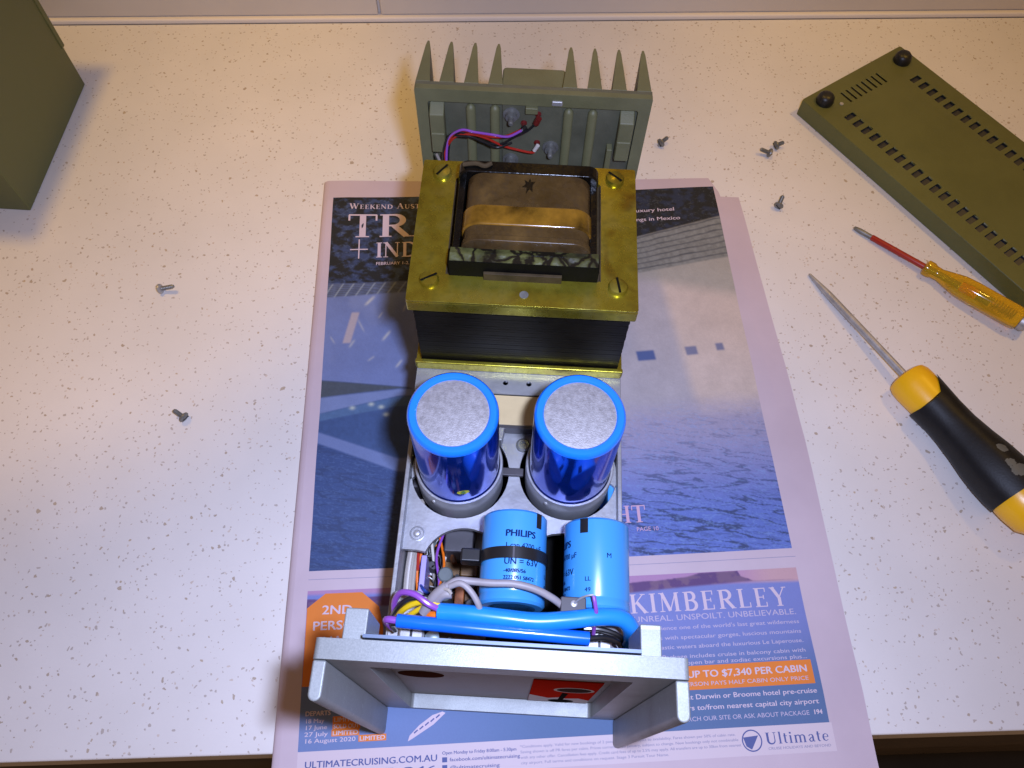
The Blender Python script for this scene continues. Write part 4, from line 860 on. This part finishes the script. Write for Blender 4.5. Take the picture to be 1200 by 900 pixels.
for x0, x1 in ((-.02, .14), (BL-.14, BL+.02)): MB().box(x0, x1, .16, BW-.16, 0, BT-.03).build('flange', M['olive'], bc, .05)
for x, y in ((1.05, 1.15), (1.2, BW-1.15), (BL-1.2, 1.15), (BL-1.2, BW-1.15)):
    MB().lathe([(.62, 0), (.64, .15), (.58, .5), (.42, .68), (.2, .74), (0, .74)], (x, y, BT), n=28).build('rubber_foot', M['rubber'], bc)
MB().cyl((1.9, 2.05, BT), (1.9, 2.05, BT+.05), .14, 14).build('rivet', M['steel'], bc)

# ------------------------------------------------------------------ screwdrivers
def frame(p0, p1):
    x = (Vector(p1)-Vector(p0)).normalized(); y = Vector((0, 0, 1)).cross(x).normalized(); z = x.cross(y)
    return Matrix(((x.x, y.x, z.x, 0), (x.y, y.y, z.y, 0), (x.z, y.z, z.z, 0), (0, 0, 0, 1)))
def tool(name, tip, end):
    e = empty(name, tip); m = frame(tip, end); e.rotation_euler = m.to_euler(); return e
sd = tool('screwdriver', (19.25, 30.7, CZ+.12), (27.58, 15.95, 1.20)); tag(sd, 'large screwdriver with yellow and black handle and steel shaft', 'screwdriver')
X = (1, 0, 0)
q = MB().lathe([(.04, .0), (.10, .05), (.13, .5), (.20, 1.4), (.235, 2.0), (.24, 9.3)], (0, 0, 0), X, 20).build('shaft', M['steel'], sd)
MB().lathe([(.03, -.04), (.07, .05), (.09, .35)], (0, 0, 0), X, 4).build('blackened_tip', M['dsteel'], q)
MB().lathe([(.5, 8.95), (.98, 8.98), (1.14, 9.08), (1.26, 9.4), (1.28, 9.9), (1.22, 11.0), (1.1, 12.2), (1.0, 13.0)], (0, 0, 0), X, 40).build('collar', M['d_yellow'], sd)
gp = [(1.31, 11.0), (1.27, 11.6), (1.22, 12.3), (1.22, 13.1), (1.34, 14.3), (1.50, 15.4), (1.58, 16.4), (1.58, 17.2), (1.56, 17.75)]
rs = []; n_ = 48
for k, (r_, h) in enumerate(gp):
    ring = []
    for i in range(n_):
        a = 2*math.pi*i/n_; f_ = 1-min(1, k/3.)
        tongue = -1.05*max(0., math.cos(a+R(48)))**6+.30*max(0., math.cos(a-R(35)))**2
        flute = 1+.018*math.cos(6*a)*(1 if 2 < k < 8 else 0)
        ring.append((h+tongue*f_, -(r_+.045)*flute*math.sin(a), (r_+.045)*flute*math.cos(a)))
    rs.append(ring)
GM = Matrix.Translation((6.1*S, 0, .2*S)); M['grip'] = mat('black_rubber_grip', (.01, .01, .01), .48, fn=m_grip, bump=(900, .2))
MB().rings(rs).build('grip', M['grip'], sd)
ce = MB().lathe([(1.1, 17.1), (1.47, 17.3), (1.52, 17.9), (1.50, 18.4), (1.38, 19.2), (1.0, 19.7), (.4, 19.85), (0, 19.86)], (0, 0, 0), X, 40).build('end_cap', M['d_yellow'], sd)

ss_ = tool('neon_tester_screwdriver', (22.85, 34.65, CZ+.15), (31.9, 27.0, CZ+.85)); tag(ss_, 'small screwdriver with red sleeved shaft and clear amber handle', 'screwdriver')
MB().lathe([(.08, 0), (.12, .05), (.16, .35), (.17, .6), (.15, 1.6)], (0, 0, 0), X, 14).build('blade', M['dsteel'], ss_)
MB().lathe([(.17, 1.3), (.20, 1.35), (.20, 5.3)], (0, 0, 0), X, 16).build('red_sleeve', M['d_red'], ss_)
prof = [(.42, 5.15), (.52, 5.22), (.53, 5.6), (.44, 5.8), (.42, 6.2), (.56, 6.8), (.72, 7.6), (.76, 8.4), (.74, 11.2), (.66, 11.6)]
rs = []
for k, (r_, h) in enumerate(prof):
    rs.append([(h, r_*(1+.05*math.cos(6*2*math.pi*i/36)*(1 if k > 5 else .2))*math.cos(2*math.pi*i/36), r_*(1+.05*math.cos(6*2*math.pi*i/36)*(1 if k > 5 else .2))*math.sin(2*math.pi*i/36)) for i in range(36)])
hd = MB().rings(rs).build('handle', M['d_clear'], ss_, smooth=50)
MB().cyl((5.2, 0, 0), (7.6, 0, 0), .15, 12).build('inner_shaft', M['dsteel'], hd)
MB().cyl((7.65, 0, 0), (8.7, 0, 0), .22, 12).build('neon_bulb', M['w_orange'], hd)
MB().cyl((8.75, 0, 0), (9.6, 0, 0), .2, 12).build('resistor', M['greygreen'], hd)
MB().tube([(9.65+1.5*k/60, .2*math.cos(k*.85), .2*math.sin(k*.85)) for k in range(61)], .05, 6, 1).build('spring', M['d_brass'], hd)
MB().lathe([(.55, 11.62), (.6, 11.65), (.6, 11.95), (.45, 12.15), (0, 12.2)], (0, 0, 0), X, 20).build('metal_cap', M['steel'], ss_)

# ------------------------------------------------------------------ loose screws
hd_m = MB().lathe([(.02, 0), (.20, .0), (.31, .07), (.33, .16), (.24, .25), (.0, .27)], (0, 0, 0), (-1, 0, 0), 20).mesh('screw_head', M['dsteel'])
hs_m = MB().lathe([(.02, 0), (.20, .0), (.31, .07), (.33, .16), (.24, .25), (.0, .27)], (0, 0, 0), (-1, 0, 0), 20).mesh('screw_head', M['steel'])
prof = [(.14, -.05)]
for k in range(7): prof += [(.15, .02+.10*k), (.12, .07+.10*k)]
prof += [(.10, .74)]
sh_m = MB().lathe(prof, (0, 0, 0), X, 14).mesh('thread', M['dsteel'])
sl_m = MB().box(-.285, -.262, -.24, .24, -.035, .035).mesh('slot', M['black'])
def loose(x, y, ang, label, roll=0., short=1., m=hd_m, grp='loose cover screws on the counter'):
    e = empty('loose_screw', (x, y, CZ+.15)); e.rotation_euler = (roll, R(-13), R(ang)); e.location.z = (CZ+.335)*S
    for nm, me in (('screw_head', m), ('thread', sh_m)):
        o = link(nm, me, e)
        if nm == 'thread': o.scale = (short, 1, 1)
    o = link('slot', sl_m, e); tag(e, label, 'screw', grp); return e
loose(-22.45, 27.95, 5, 'bright headed loose screw on the counter midway between tall olive cover and newspaper', 1.2, 1.1, hs_m)
loose(-19.25, 19.1, 150, 'dark stubby loose screw lying alone on bare counter, level with the silver-topped capacitors', .4, .8)
loose(10.25, 41.75, 40, 'grey loose screw beside the heatsink fins', 1.0, .7)
loose(17.75, 41.05, 165, 'dark loose screw touching another screw near the louvred cover, farther from the cover', .6, .8)
loose(18.55, 41.8, 20, 'dark loose screw of a touching pair, the one closer to the louvred cover', .2, .6)
loose(17.95, 36.35, 65, 'lone loose screw between the newspaper corner and the small red-shafted screwdriver', .8, .9)
